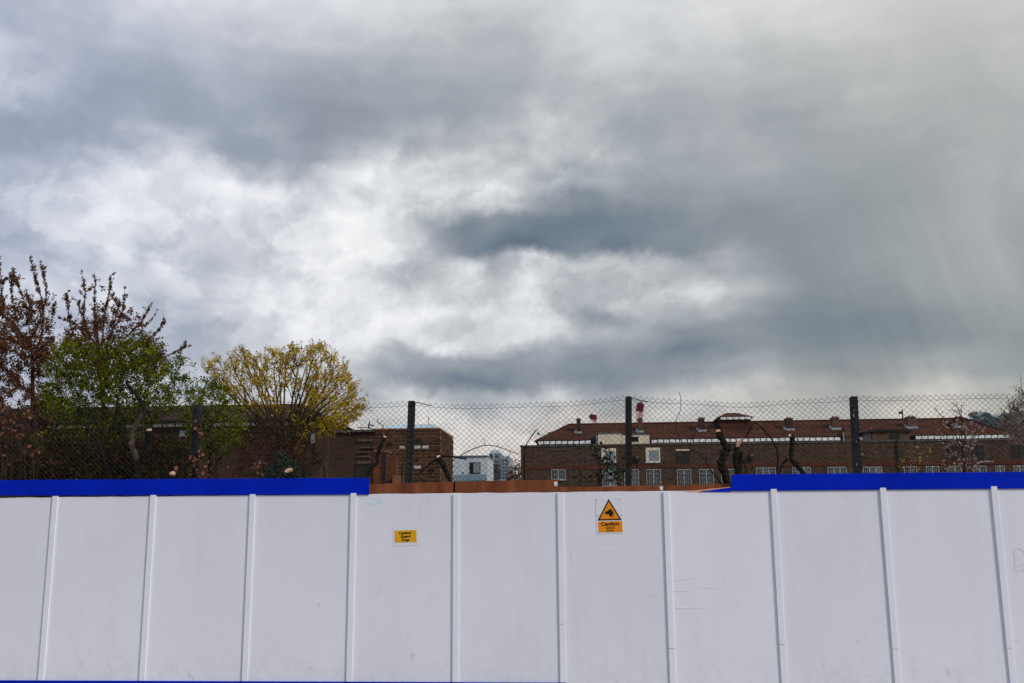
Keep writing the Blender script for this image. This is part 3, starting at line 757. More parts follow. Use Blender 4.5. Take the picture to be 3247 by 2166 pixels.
while True:
    xa = xs + k * WW / 2; xb = xa + WW / 2
    if xb > _tx[-1]: break
    pts = []
    for j in range(nrow):
        x = xa if (j + k) % 2 == 0 else xb
        bag = 0.010 * math.sin(x * 2.1 + j * 0.08)
        pts.append((x + rnd.uniform(-.003, .003) + 0.006 * math.sin(j * 0.31 + x * 1.7) + 0.004 * math.sin(x * 9 + j), FY - 0.062 + bag + (0.003 if k % 2 else -0.003), float(np.interp(x, _tx, _tz)) - j * HH / 2 + rnd.uniform(-.0015, .0015)))
    m.tube(pts, 0.0034, 3, caps=False)
    if k % 2 == 0:
        x, y, z = pts[0]
        m.tube([(x, y, z - 0.004), (x + rnd.uniform(-.007, .007), y, z + rnd.uniform(0.006, 0.018))], 0.0032, 3)
    k += 1
m.build('wire_mesh', MT['wire'], fence, kind='stuff')
for dz, rr in ((0.058, 0.0026), (1.5, 0.0026), (2.9, 0.0026)):
    m = MB(); xs_ = np.linspace(_tx[0], _tx[-1], 160)
    m.tube([(x, FY - 0.058, float(np.interp(x, _tx, _tz)) - dz + 0.006 * math.sin(x * 5)) for x in xs_], rr, 4)
    m.build('line_wire', MT['wire'], fence)
# wire twisted round itself beside two posts
for pts in ([(1313, 1275), (1330, 1278), (1347, 1283), (1369, 1286)], [(2003, 1262), (2025, 1268), (2040, 1271), (2055, 1274)]):
    m = MB(); m.tube([P(a, b, FY - 0.06) for a, b in pts], 0.0055, 5); m.build('tie_wire', MT['wire'], fence)
# ---------------------------------------------------------------- small brick structure right behind the fence
def seg(a, b, y, material, parent, name, d=0.1):
    """axis aligned slab whose face corners are seen at photo pixels a (top left) and b (bottom right)"""
    p, q = P(*a, y), P(*b, y)
    m = MB(); m.box(min(p.x, q.x), max(p.x, q.x), y, y + d, min(p.z, q.z), max(p.z, q.z))
    return m.build(name, MT[material] if isinstance(material, str) else material, parent)
KY = 22.0
kx0, kx1 = P(1187, 1450, KY).x, P(1395, 1450, KY).x
kzt = P(1330, 1361, KY).z
KD = 2.3
kiosk = thing('brick_kiosk', 'small square dark brick building with pale blocks for lit vent holes and bluish roof sheet', 'brick building', ((kx0 + kx1) / 2, KY + KD / 2, 0))
m = MB(); m.box(kx0 + 0.012, kx1 - 0.012, KY + 0.012, KY + KD, 0, kzt - 0.03)
m.build('wall_core', MT['mortar'], kiosk)
CH, BL, JT = 0.0752, 0.296, 0.020
protos = {}
def brick(x0, x1, y0, y1, z0, z1, material):
    key = (round(x1 - x0, 3), round(y1 - y0, 3), material)
    c = Vector(((x0 + x1) / 2, (y0 + y1) / 2, (z0 + z1) / 2))
    rot = (rnd.uniform(-.01, .01), rnd.uniform(-.012, .012), 0)
    if key in protos:
        return copy_part(protos[key], kiosk, c, rot)
    m = MB(); m.box(x0, x1, y0, y1, z0, z1); o = m.build('brick', MT[material], kiosk); protos[key] = o
    return o
odd = {}
nb = 5; bl = (kx1 - kx0) / nb
for r in range(19):
    z1 = kzt - r * CH - 0.004; z0 = z1 - CH + JT
    hd = r in (0,)
    off = (bl / 2 if r % 2 else 0)
    x = kx0 - off
    for c in range(nb + 1):
        xa, xb = max(x, kx0), min(x + bl, kx1)
        if xb - xa > 0.06:
            y0 = KY + rnd.uniform(-.003, .003)
            a_ = xa + (JT / 2 if xa > kx0 else 0); b_ = xb - (JT / 2 if xb < kx1 else 0)
            brick(a_, b_, y0, KY + 0.10, z0, z1, odd.get((r, c), 'brick'))
        x += bl
    # right return wall
    ny = 7; by = (KD - 0.12) / ny; y = KY + 0.115 + (0 if r % 2 else by / 2)
    for c in range(ny):
        if y + by > KY + KD: break
        if r < 17:
            brick(kx1 - 0.10, kx1 + rnd.choice((-.003, 0, .003)) * 0 , y, y + by - JT, z0, z1, 'brick_black' if (r, c) in ((5, 3), (6, 2), (5, 6)) else 'brick')
        y += by
# vent holes drawn as blocks: pale for light seen through, black for dark ones
for cx, cy, w, mt_ in ((840, 740, 66, 'hole_light'), (1022, 740, 74, 'hole_light'), (1118, 740, 76, 'hole_light'), (1020, 967, 84, 'hole_light'), (1025, 655, 96, 'brick_black'), (690, 695, 70, 'brick_black'), (1185, 1003, 76, 'brick_black')):
    px_, py_ = 1050 + cx * .268, 1220 + cy * .268; c_ = P(px_, py_, KY)
    row = round((kzt - .004 - (CH - JT) / 2 - c_.z) / CH); zc = kzt - .004 - (CH - JT) / 2 - row * CH; hw = w * .268 / 2 * KY / FPX
    m = MB(); m.box(c_.x - hw, c_.x + hw, KY - .008, KY + .05, zc - (CH - JT) / 2 - .004, zc + (CH - JT) / 2 + .004)
    m.build('vent_hole_block', MT[mt_], kiosk)
m = MB(); m.box(kx0 - 0.0, kx1 - 0.004, KY + 0.004, KY + KD, kzt + 0.001, kzt + 0.03)
m.build('coping', MT['mortar'], kiosk)
m = MB()
sx0, sx1 = P(1207, 1355, KY + .3).x, P(1372, 1355, KY + .3).x; sz = kzt + 0.03
zt_ = P(1290, 1346, KY + 0.35).z
m.face([(sx0, KY + 0.2, sz), (sx1 + 0.06, KY + 0.2, sz), (sx1, KY + 0.35, zt_), (sx0 + 0.22, KY + 0.35, zt_)])
m.face([(sx1 + 0.06, KY + 0.2, sz), (sx1 + 0.06, KY + 1.8, sz), (sx1, KY + 1.7, zt_), (sx1, KY + 0.35, zt_)])
m.face([(sx0 + 0.22, KY + 0.35, zt_), (sx1, KY + 0.35, zt_), (sx1, KY + 1.7, zt_), (sx0 + 0.22, KY + 1.7, zt_)])
m.face([(sx0, KY + 1.8, sz), (sx0, KY + 0.2, sz), (sx0 + 0.22, KY + 0.35, zt_), (sx0 + 0.22, KY + 1.7, zt_)])
m.face([(sx1 + 0.06, KY + 1.8, sz), (sx0, KY + 1.8, sz), (sx0 + 0.22, KY + 1.7, zt_), (sx1, KY + 1.7, zt_)])
m.build('roof_sheet', MT['polycarb'], kiosk)
m = MB(); a = P(1359, 1322, KY + 0.6); m.tube([(a.x, KY + .6, zt_ - 0.01), a], 0.008, 5); m.box(a.x - .012, a.x + .012, KY + .59, KY + .61, a.z - .03, a.z)
m.build('aerial', MT['pot'], kiosk)

# red brick garden wall with piers, left of and in front of the kiosk
WY = 18.5
gw = thing('garden_wall', 'broken terracotta brick wall with piers standing left of the small brick building', 'wall', (P(1220, 1500, WY).x, WY, 0))
def slab_px(x0, y0, x1, y, d, material, name, parent, y1=None):
    p, q = P(x0, y0, y), P(x1, y0, y)
    m = MB(); m.box(p.x, q.x, y, y + d, 0 if y1 is None else P(x0, y1, y).z, p.z)
    return m.build(name, MT[material], parent)
slab_px(1186, 1433, 1226, WY, 0.34, 'terracotta', 'pier', gw)
slab_px(1183, 1429, 1229, WY - 0.03, 0.40, 'pot', 'pier_cap', gw, y1=1434)
slab_px(1226, 1452, 1256, WY + 0.06, 0.22, 'terracotta', 'wall', gw)
slab_px(1170, 1486, 1187, WY + 0.06, 0.22, 'terracotta', 'wall', gw)
slab_px(1245, 1507, 1270, WY - 0.1, 0.3, 'pot', 'rubble_heap', gw)
m = MB(); a = P(1222, 1435, WY - .04); m.tube([(a.x, WY - .04, 0.1), a], 0.025, 6); m.build('drainpipe', MT['pipe'], gw)
m = MB(); a = P(1275, 1484, 18); m.tube([(a.x, 18, 0), a], 0.02, 6); m.tube([a, a + Vector((0, 0, .05))], [0.035, 0.02], 6)
tag(m.build('iron_post', MT['pipe']), 'thin dark iron post at the foot of the small brick building', 'post')

# long brown block with pale stripes, left of the kiosk
SY = 45.0
st = thing('striped_block', 'plain brown brick block with faint louvre stripes between yellow tree and small brick building', 'building', (P(1110, 1450, SY).x, SY, 0))
slab_px(1045, 1371, 1196, SY, 6, 'brick_left', 'wall', st)
slab_px(1040, 1364, 1200, SY - .15, 6.3, 'coping', 'roof', st, y1=1371)
for y0, y1, x0, x1 in ((1393, 1399, 1132, 1186), (1418, 1421, 1140, 1186), (1433, 1436, 1134, 1170), (1446, 1450, 1128, 1172), (1463, 1470, 1132, 1178)):
    seg((x0, y0), (x1, y1), SY - 0.08, 'louvre', st, 'louvre_strip', 0.10)
seg((1128, 1473), (1180, 1520), SY - 0.05, 'dark_fill', st, 'doorway', 0.05)

# ---------------------------------------------------------------- long brick block on the right
FYB = 98.0            # gallery front
EY = 100.0            # eaves line
blk = thing('brick_block', 'long low brown brick estate block with hipped red roof and white eaves strip', 'building', (P(2450, 1450, FYB).x, FYB, 0))
xl, xr = P(1651, 1409, FYB).x, P(3420, 1400, FYB).x
zpar = P(2000, 1408, FYB).z
m = MB(); m.box(xl, xr, FYB, FYB + 9.5, 0, zpar - 0.14)
m.build('wall', MT['brick_far'], blk)
m = MB(); m.box(xl - .06, xr, FYB - .07, FYB + 2.1, zpar - 0.14, zpar + 0.02)
m.build('coping', MT['coping'], blk)
zr0, zr1 = P(2000, 1486, FYB).z, P(2000, 1473, FYB).z
m = MB(); m.box(xl - .02, xr, FYB - .05, FYB - .001, zr0, zr1)
m.build('brick_band', MT['brick_red'], blk)
# upper storey wall under the eaves (set back behind the parapet)
ex0, ex1 = P(1704, 1400, EY).x, P(3211, 1388, EY).x
zs0, ze = zpar + 0.02, P(2100, 1394, EY).z
m = MB(); m.box(ex0 + .12, ex1 - .12, EY, EY + 7.4, zpar - 0.12, ze)
m.build('attic_wall', MT['dark_fill'], blk)
# eaves panels: white boards between dark gaps
pw = P(2019, 1398, EY).x - P(2000, 1398, EY).x
pz0, pz1 = P(2100, 1405.5, EY).z, P(2100, 1395.5, EY).z
x = ex0 + 0.05; proto = None; k = 0
skip = [(P(a, 1390, EY).x, P(b, 1390, EY).x) for a, b in ((1886, 2064), (2671, 2716), (2736, 2888))]
while x + pw < ex1:
    if not any(a - .1 < x + pw / 2 < b + .1 for a, b in skip):
        c = Vector((x + pw / 2, EY - 0.05, (pz0 + pz1) / 2))
        if proto is None:
            m = MB(); g_ = 0.05
            m.box(x + g_, x + pw - g_, EY - 0.34, EY - 0.003, pz0 + .03, pz1 + .005)
            proto = m.build('eaves_panel', MT['white_far'], blk)
        else:
            copy_part(proto, blk, WORG[proto.name] + Vector((x - (ex0 + .05), 0, rnd.uniform(-.015, .015))))
    x += pw
# hipped roof
def z_at(px, py, Y): return P(px, py, Y).z
RD = 4.4
rx0, rx1 = P(1803, 1342, EY + RD).x, P(3062, 1334, EY + RD).x
zrid = P(2300, 1339.5, EY + RD).z
zev = pz1 + 0.02
ov = 0.22
a0 = (ex0 - ov, EY - ov, zev); a1 = (ex1 + ov, EY - ov, zev); a2 = (ex1 + ov, EY + 2 * RD + ov, zev); a3 = (ex0 - ov, EY + 2 * RD + ov, zev)
q0 = (rx0, EY + RD, zrid); q1 = (rx1, EY + RD, zrid)
m = MB(); m.face([a0, a1, q1, q0]); m.face([a1, a2, q1]); m.face([a2, a3, q0, q1]); m.face([a3, a0, q0]); m.face([a3, a2, a1, a0])
roof = m.build('roof', MT['tile'], blk)
m = MB(); m.tube([Vector(q0) + Vector((0, 0, .03)), Vector(q1) + Vector((0, 0, .03))], 0.11, 6)
for a_, b_ in ((a0, q0), (a1, q1)): m.tube([Vector(a_) + Vector((0, 0, .03)), Vector(b_) + Vector((0, 0, .03))], 0.09, 5)
m.build('ridge_tiles', MT['tile'], roof)
m = MB(); m.box(ex0 - ov - .08, ex1 + ov + .08, EY - ov - .1, EY - ov + .02, zev - .03, zev + .09)
m.build('gutter', MT['pipe'], roof)
# courses of tiles as shallow steps down the slope
m = MB(); nc = 15
for k in range(1, nc):
    t = k / nc
    L_ = Vector(a0).lerp(Vector(q0), t); R_ = Vector(a1).lerp(Vector(q1), t)
    m.tube([L_ + Vector((.1, 0, 0)), R_ - Vector((.1, 0, 0))], 0.028, 4)
m.build('tile_course', MT['tile'], roof, kind='stuff')
# chimneys: brick stack half way up the slope, clay pots, lead flashing
def chimney(xa, xb, top, base, t=0.45):
    y = EY + 1.9
    p, q = P(xa, top + 6, y), P(xb, top + 6, y)
    zb = zev + (zrid - zev) * 0.35
    m = MB(); m.box(p.x, q.x, y, y + 0.85, zb, p.z)
    c = m.build('chimney', MT['brick_box' if xa % 2 else 'brick_left'], blk)
    m = MB(); w = q.x - p.x
    m.box(p.x - .05, q.x + .05, y - .05, y + .9, p.z, p.z + .09)
    m.build('chimney_cap', MT['coping'], c)
    for f in ((0.5,) if w < 0.55 else (0.3, 0.72)):
        m = MB(); cx = p.x + w * f
        m.tube([(cx, y + .3, p.z + .09), (cx, y + .3, p.z + .24)], [0.13, 0.10], 8); m.build('chimney_pot', MT['pot'], c)
    # flashing: apron in front, soaker up the left side
    sl = (zrid - zev) / (RD + ov)
    def zroof(yy): return zev + sl * (yy - (EY - ov))
    m = MB(); zf = zroof(y)
    m.box(p.x - .12, q.x + .12, y - .05, y - .002, zf - .08, zf + .17)
    m.face([(p.x - .03, y - .05, zf + .02), (p.x - .03, y + .85, zroof(y + .85) + .02), (p.x - .03, y + .85, zroof(y + .85) + .24), (p.x - .03, y - .05, zf + .24)])
    m.face([(p.x - .24, y - .02, zf + .05), (p.x - .002, y - .02, zf + .05), (p.x - .002, y + .85, zroof(y + .85) + .05), (p.x - .24, y + .85, zroof(y + .85) + .05)])
    m.build('flashing', MT['lead'], c)
for xa, xb, top in ((1828, 1841, 1325), (2023, 2037, 1324), (2216, 2234, 1323), (2492, 2514, 1323), (2639, 2661, 1320), (2877, 2904, 1318), (3030, 3054, 1319)):
    chimney(xa, xb, top, 1372)
# tile-hung turret in the roof with its own little hip and white strip
ty = EY + 2.2
tx0, tx1 = P(2283, 1330, ty).x, P(2381, 1330, ty).x
tz0, tz1, tz2, tz3 = zev + 0.6, P(2330, 1331, ty).z, P(2330, 1323.5, ty).z, P(2330, 1309, ty + 1.2).z
m = MB(); m.box(tx0, tx1, ty, ty + 3.4, tz0, tz1); tur = m.build('turret', MT['tile'], blk)
n_ = 5; w_ = (tx1 - tx0) / n_
for k in range(n_):
    m = MB(); m.box(tx0 + k * w_ + .04, tx0 + (k + 1) * w_ - .04, ty - .30, ty + .04, tz1 + .01, tz2); m.build('eaves_panel', MT['white_far'], tur)
m = MB(); m.box(tx0 + .05, tx1 - .05, ty + .05, ty + 3.3, tz1, tz2); m.build('turret_wall', MT['dark_fill'], tur)
m = MB(); o_ = .28
A = [(tx0 - o_, ty - o_, tz2), (tx1 + o_, ty - o_, tz2), (tx1 + o_, ty + 3.6, tz2), (tx0 - o_, ty + 3.6, tz2)]
B = [(P(2306, 1309, ty).x, ty + 1.3, tz3), (P(2343, 1309, ty).x, ty + 1.3, tz3)]
m.face([A[0], A[1], B[1], B[0]]); m.face([A[1], A[2], B[1]]); m.face([A[2], A[3], B[0], B[1]]); m.face([A[3], A[0], B[0]]); m.face(A[::-1])
m.build('turret_roof', MT['tile'], tur)
# cream lift house and brick boxes rising through the eaves
def box_px(name, x0, x1, y0, y1, Y, d, material, parent, label=None):
    p, q = P(x0, y0, Y), P(x1, y1, Y)
    m = MB(); m.box(p.x, q.x, Y, Y + d, min(p.z, q.z), max(p.z, q.z))
    o = m.build(name, MT[material], parent)
    if label: o['label'] = label
    return o
lh = box_px('roof_box', 1896, 1972, 1373, 1408, EY - .6, 3.2, 'cream', blk, 'pale cream rendered roof box, taller left half')
box_px('roof_felt', 1893, 1974, 1371, 1373, EY - .7, 3.3, 'coping', lh)
lh2 = box_px('roof_box', 1972.3, 2060, 1376, 1408, EY - .55, 3.0, 'cream', blk, 'pale cream rendered roof box with a black opening')
box_px('opening', 1999, 2025, 1385, 1400, EY - .60, .05, 'black', lh2)
box_px('roof_felt', 1974.3, 2062, 1374, 1376, EY - .65, 3.1, 'coping', lh2)
box_px('side_pipe', 1890, 1895, 1378, 1407, EY - .5, .2, 'lead', lh)
bb1 = box_px('roof_box', 2679, 2706, 1359, 1403, EY - .3, 1.4, 'brick_box', blk)
box_px('grey_side_strip', 2673, 2678.5, 1370, 1403, EY - .35, .3, 'lead', bb1)  # grey strip along the left side of the brick box
bb2 = box_px('roof_box', 2765, 2886, 1369, 1402, EY - .5, 3, 'brick_box', blk)
bb3 = box_px('roof_box', 2736, 2764.5, 1371, 1402, EY - .5, 3, 'coping', blk)
box_px('vent', 2823, 2853, 1377, 1389, EY - .58, .07, 'dark_fill', bb2)
m = MB()
p = [P(2730, 1371, EY - .7), P(2768, 1361, EY - .7), P(2890, 1362, EY - .7), P(2890, 1369.5, EY - .7), P(2772, 1368.5, EY - .7), P(2732, 1373, EY - .7)]
m.prism([(v.x, v.z) for v in p], EY - .7, EY + 2.6); m.build('roof_felt', MT['pipe'], bb2)
box_px('vent_pipe', 2763, 2765, 1352, 1364, EY, .08, 'lead', bb3)
# upper openings

def upper_window(x0, x1, y0, y1, kind):
    Y = FYB
    if kind == 'cream':
        o = box_px('window', x0, x1, y0, y1, Y - .06, .055, 'cream', blk, 'boarded window with broad cream surround')
        box_px('pane', x0 + 11, x1 - 4, y0 + 8, y1 - 6, Y - .09, .025, 'pale_glass', o)
        box_px('sill', x0 - 1, x1 + 1, y1, y1 + 2, Y - .16, .155, 'frame', o)
    else:
        o = box_px('window', x0, x1, y0, y1, Y - .03, .028, 'dark_fill', blk, 'window opening with its inner shade painted as a dark slab')  # dark slab in place of the shade inside the opening
        box_px('frame_head', x0, x1, y0 - 4, y0, Y - .06, .055, 'cream' if kind == 'strip' else 'coping', o)
        box_px('mullion', (x0 + x1) / 2 - .8, (x0 + x1) / 2 + .8, y0 + .5, y1 - .5, Y - .05, .018, 'pipe', o)
upper_window(1907, 1954, 1422, 1466, 'cream'); upper_window(2047, 2094, 1420, 1466, 'cream')
upper_window(2143, 2188, 1429, 1468, 'strip'); upper_window(3002, 3046, 1412, 1460, 'dark'); upper_window(3078, 3123, 1411, 1461, 'dark'); upper_window(3206, 3262, 1410, 1451, 'dark')
upper_window(1745, 1792, 1428, 1429.5, 'dark')
# lower windows, white casements with glazing bars
def casement(x0, x1, y0, y1, lights=2):
    Y = FYB; p, q = P(x0, y0, Y), P(x1, y1, Y)
    xa, xb, zb, za = p.x, q.x, p.z, q.z
    fw = .06
    m = MB()
    for a, b in ((xa, xa + fw), (xb - fw, xb)): m.box(a, b, Y - .05, Y - .004, za, zb)
    m.box(xa + fw + .001, xb - fw - .001, Y - .05, Y - .004, zb - fw, zb); m.box(xa + fw + .001, xb - fw - .001, Y - .05, Y - .004, za, za + fw)
    w = m.build('window', MT['frame'], blk)
    xs_ = np.linspace(xa + fw, xb - fw, lights + 1)
    for i in range(1, lights):
        m = MB(); m.box(xs_[i] - .045, xs_[i] + .045, Y - .055, Y - .006, za + fw + .002, zb - fw - .002); m.build('mullion', MT['frame'], w)
    for i in range(lights):
        m = MB(); m.box(xs_[i] + .046, xs_[i + 1] - .046, Y - .018, Y - .006, za + fw + .001, zb - fw - .001)
        m.build('pane', MT['glass'], w)
        m = MB(); a, b = xs_[i] + .047, xs_[i + 1] - .047
        for f in (1 / 3, 2 / 3):
            xx = a + (b - a) * f; m.box(xx - .012, xx + .012, Y - .036, Y - .019, za + fw + .002, zb - fw - .002)
        nr = max(1, int(round((zb - za) / 0.45)))
        for r in range(1, nr):
            zz = za + (zb - za) * r / nr; m.box(a, b, Y - .040, Y - .037, zz - .012, zz + .012)
        m.build('glazing_bars', MT['lead'], w)
    m = MB(); m.box(xa - .06, xb + .06, Y - .10, Y - .052, za - .08, za - .003); m.build('sill', MT['frame'], w)
casement(1748, 1793, 1489, 1521)
for x0, x1 in ((1909, 1955), (1979, 2027), (2049, 2097), (2146, 2193), (2216, 2264), (2285, 2333)):
    casement(x0, x1, 1488, 1542)
for x0, x1 in ((2397, 2462), (2511, 2573), (2623, 2687), (2735, 2800), (2865, 2911), (2935, 2981), (3005, 3052), (3085, 3131), (3155, 3189), (3212, 3258)):
    casement(x0, x1, 1483 - (x0 - 2397) * .008, 1535 - (x0 - 2397) * .008, 3 if x1 - x0 > 60 else 2)
for x0, y0 in ((2014, 1443), (2378, 1437), (2727, 1435)):
    l_ = box_px('floodlight', x0, x0 + 15, y0, y0 + 18, FYB - .35, .25, 'lamp', blk)
    box_px('lens', x0 + 3, x0 + 12, y0 + 2, y0 + 9, FYB - .37, .018, 'lamp_glass', l_)
    box_px('cable', x0 + 6.5, x0 + 8, y0 + 18.2, y0 + 48, FYB - .09, .04, 'pipe', l_)
    box_px('bracket', x0 + 5, x0 + 10, y0 + 6, y0 + 12, FYB - .095, .09, 'lamp', l_)
box_px('drainpipe', 2847, 2854, 1394, 1540, FYB - .16, .15, 'pipe', blk)
box_px('wall_scar', 1745, 1792, 1424, 1428, FYB - .02, .018, 'brick_red', blk)
m = MB(); m.tube([P(a, b, FYB - .5) for a, b in ((3096, 1469), (3112, 1465), (3130, 1463), (3150, 1464.5))], [.05, .07, .06, .03], 5)
m.build('awning_rail', MT['lead'], blk)
# street lamp behind the ridge
m = MB(); m.tube(smooth_path([(P(2863, 1340, 112).x, 112, 0), P(2863, 1330, 112), P(2861, 1314, 112), P(2856, 1308, 112)], 4), 0.07, 6)
m.tube([P(2858, 1308, 112), P(2849, 1310, 112)], [.16, .10], 6)
tag(m.build('street_lamp', MT['pipe']), 'thin dark street lamp with bent head poking over the red roof', 'street lamp')

# ---------------------------------------------------------------- block on the left, behind the trees
LY = 70.0
lb = thing('estate_block', 'dark brick block with maroon hipped roof and pale upper strip behind the trees', 'building', (P(500, 1450, LY).x, LY, 0))
lx0, lx1 = P(-300, 1350, LY).x, P(1036, 1350, LY).x
zle = P(700, 1334, LY).z
m = MB(); m.box(lx0, lx1 - .5, LY + .3, LY + 8.5, 0, zle - .02); m.build('wall', MT['brick_left'], lb)
m = MB()
RDL = 4.0
zlr = P(700, 1284, LY + RDL).z
b0, b1 = (lx0 - .6, LY - .3, zle), (lx1 + .1, LY - .3, zle)
b2_, b3_ = (lx1 + .1, LY + 9.2, zle), (lx0 - .6, LY + 9.2, zle)
rr = P(958, 1284, LY + RDL).x
c0, c1 = (lx0 - .6, LY + RDL, zlr), (rr, LY + RDL, zlr)
m.face([b0, b1, c1, c0]); m.face([b1, b2_, c1]); m.face([b2_, b3_, c0, c1]); m.face([b3_, b0, c0]); m.face([b3_, b2_, b1, b0])
lro = m.build('roof', MT['tile_left'], lb)
m = MB(); m.box(lx0, lx1 + .1, LY - .42, LY - .29, zle - .10, zle + .08); m.build('gutter', MT['pipe'], lro)
# strip of pale glazing under the eaves, dark posts between
x = lx0; k = 0; proto = None
zp1, zp0 = P(700, 1337, LY).z, P(700, 1350, LY).z
while x < lx1 - 1.6:
    if proto is None:
        m = MB(); m.box(x + .06, x + .88, LY + .2, LY + .297, zp0, zp1 - .05); proto = m.build('eaves_panel', MT['white_far'], lb); base = x
    elif k % 7 != 3:
        copy_part(proto, lb, WORG[proto.name] + Vector((x - base, 0, 0)))
    x += 0.95; k += 1
for x0, x1, y0, y1 in ((985, 1000, 1362, 1405), (880, 905, 1362, 1400), (570, 600, 1365, 1385), (420, 445, 1368, 1395), (205, 226, 1372, 1396), (195, 212, 1462, 1480)):
    o = seg((x0, y0), (x1, y1), LY + .22, 'frame', lb, 'window', .075)
    w = (x1 - x0)
    for f0, f1 in ((.08, .46), (.54, .92)):
        seg((x0 + w * f0, y0 + 3), (x0 + w * f1, y1 - 3), LY + .19, 'pale_glass', o, 'pane', .028)
seg((1002, 1350), (1038, 1460), LY + .1, 'brick_left', lb, 'end_pier', .19)

# ---------------------------------------------------------------- far buildings in the gap
wb = thing('white_building', 'flat roofed white building with one dark window in the gap between brick buildings', 'building', (P(1490, 1490, 120).x, 120, 0))
slab_px(1438, 1447, 1545, 120, 8, 'pale_block', 'wall', wb)
slab_px(1436, 1445, 1547, 119.8, 8.4, 'blue_grey', 'roof_edge', wb, y1=1447.5)
o = seg((1490, 1466), (1523, 1501), 119.9, 'black', wb, 'window', .09)
seg((1501, 1468), (1521, 1499), 119.85, 'pale_glass', o, 'pane', .045)
seg((1440, 1505), (1543, 1524), 119.9, 'blue_grey', wb, 'glazed_band', .09)
seg((1469, 1492), (1474, 1499), 119.85, 'cream', wb, 'wall_lamp', .14)
tw = thing('tower_block', 'taller grey blue tower block with rounded top in the gap right of the white building', 'building', (P(1570, 1450, 230).x, 230, 0))
slab_px(1551, 1437, 1587, 230, 12, 'blue_grey', 'upper_wall', tw, y1=1466)
slab_px(1546, 1466.2, 1592, 229.5, 13, 'grey', 'lower_wall', tw)
p, q = P(1552, 1437, 230), P(1586, 1437, 230); zz = P(1570, 1426, 230).z
m = MB(); m.prism([(p.x, p.z + .01), (q.x, p.z + .01), (q.x - .1, zz - .35), (q.x - .6, zz), (p.x + .5, zz), (p.x, zz - .4)], 231, 240); m.build('plant_room', MT['pale_block'], tw)
seg((1551, 1449), (1563, 1464), 228.9, 'black', tw, 'balcony', .5)
for k in range(4):
    seg((1554 + k * 8.5, 1439.5), (1560 + k * 8.5, 1448), 229.7, 'pale_glass' if k % 2 else 'glass', tw, 'window', .25)
    if k: seg((1554 + k * 8.5, 1451), (1560 + k * 8.5, 1462), 229.7, 'pale_glass', tw, 'window', .25)
for r in range(5):
    for k in range(4): seg((1551 + k * 10, 1471 + r * 10), (1557.5 + k * 10, 1477 + r * 10), 229.2, 'glass', tw, 'window', .25)
tw2 = thing('tower_block', 'narrower pale grey tower block in the gap beside the long brick block', 'building', (P(1601, 1450, 210).x, 210, 0))
slab_px(1587, 1447, 1615, 210, 10, 'lead', 'wall', tw2)
for r in range(6):
    for k in range(3): seg((1589 + k * 9, 1452 + r * 11), (1595 + k * 9, 1459 + r * 11), 209.7, 'blue_grey', tw2, 'window', .25)

# ---------------------------------------------------------------- crane heads over the roof
def lattice(m, a, b, w, bays, r):
    a, b = Vector(a), Vector(b); t = (b - a).normalized(); s = Vector((t.z, 0, -t.x)) * (w / 2); d = Vector((0, w / 2, 0))
    cs = [s + d, s - d, -s - d, -s + d]
    for c in cs: m.tube([a + c, b + c], r, 4)
    for k in range(bays):
        p0 = a.lerp(b, k / bays); p1 = a.lerp(b, (k + 1) / bays)
        for j in range(4):
            m.tube([p0 + cs[j], p1 + cs[(j + 1) % 4]], r * .8, 4); m.tube([p0 + cs[j], p0 + cs[(j + 1) % 4]], r * .7, 4)
CY = 250.0
cr = thing('crane', 'pink lattice crane mast with dark red head rising behind a chimney', 'crane', (P(2030, 1345, CY).x, CY, 0), 'crane tops behind the red roof')
m = MB(); lattice(m, (P(2025, 1345, CY).x - .3, CY, 0), P(2026, 1345, CY), 1.5, 12, .16); lattice(m, P(2026, 1345, CY), P(2030, 1303, CY), 1.35, 4, .20); m.build('mast', MT['crane_pink'], cr)
m = MB(); lattice(m, P(2027, 1303, CY), P(2031, 1282, CY), 1.35, 2, .36)
m.tube([P(2024, 1298, CY), P(2029, 1281, CY), P(2038, 1279, CY)], [.5, .7, .45], 6); m.tube([P(2033, 1290, CY), P(2039, 1283, CY)], .5, 6); m.build('crane_head', MT['crane_red'], cr)
c2_ = thing('crane', 'smaller red crane jib end with stubby legs on the roof line', 'crane', (P(1885, 1345, CY).x, CY, 0), 'crane tops behind the red roof')
m = MB(); lattice(m, (P(1886, 1345, CY).x, CY, 0), P(1886, 1342, CY), 1.1, 12, .14)
m.tube([P(1888, 1345, CY), P(1882, 1328, CY)], .22, 5); m.tube([P(1894, 1345, CY), P(1888, 1326, CY)], .26, 5); m.tube([P(1879, 1340, CY), P(1878, 1330, CY)], .16, 5); m.build('mast', MT['crane_pink'], c2_)
m = MB(); lattice(m, P(1871, 1320, CY), P(1888, 1323, CY), 0.8, 3, .20); m.tube([P(1886, 1317, CY), P(1889, 1331, CY)], [.55, .3], 6); m.tube([P(1870, 1317, CY), P(1876, 1330, CY)], .3, 5); m.tube([P(1868, 1323, CY), P(1874, 1322, CY)], .25, 5)
m.build('jib', MT['crane_red'], c2_)
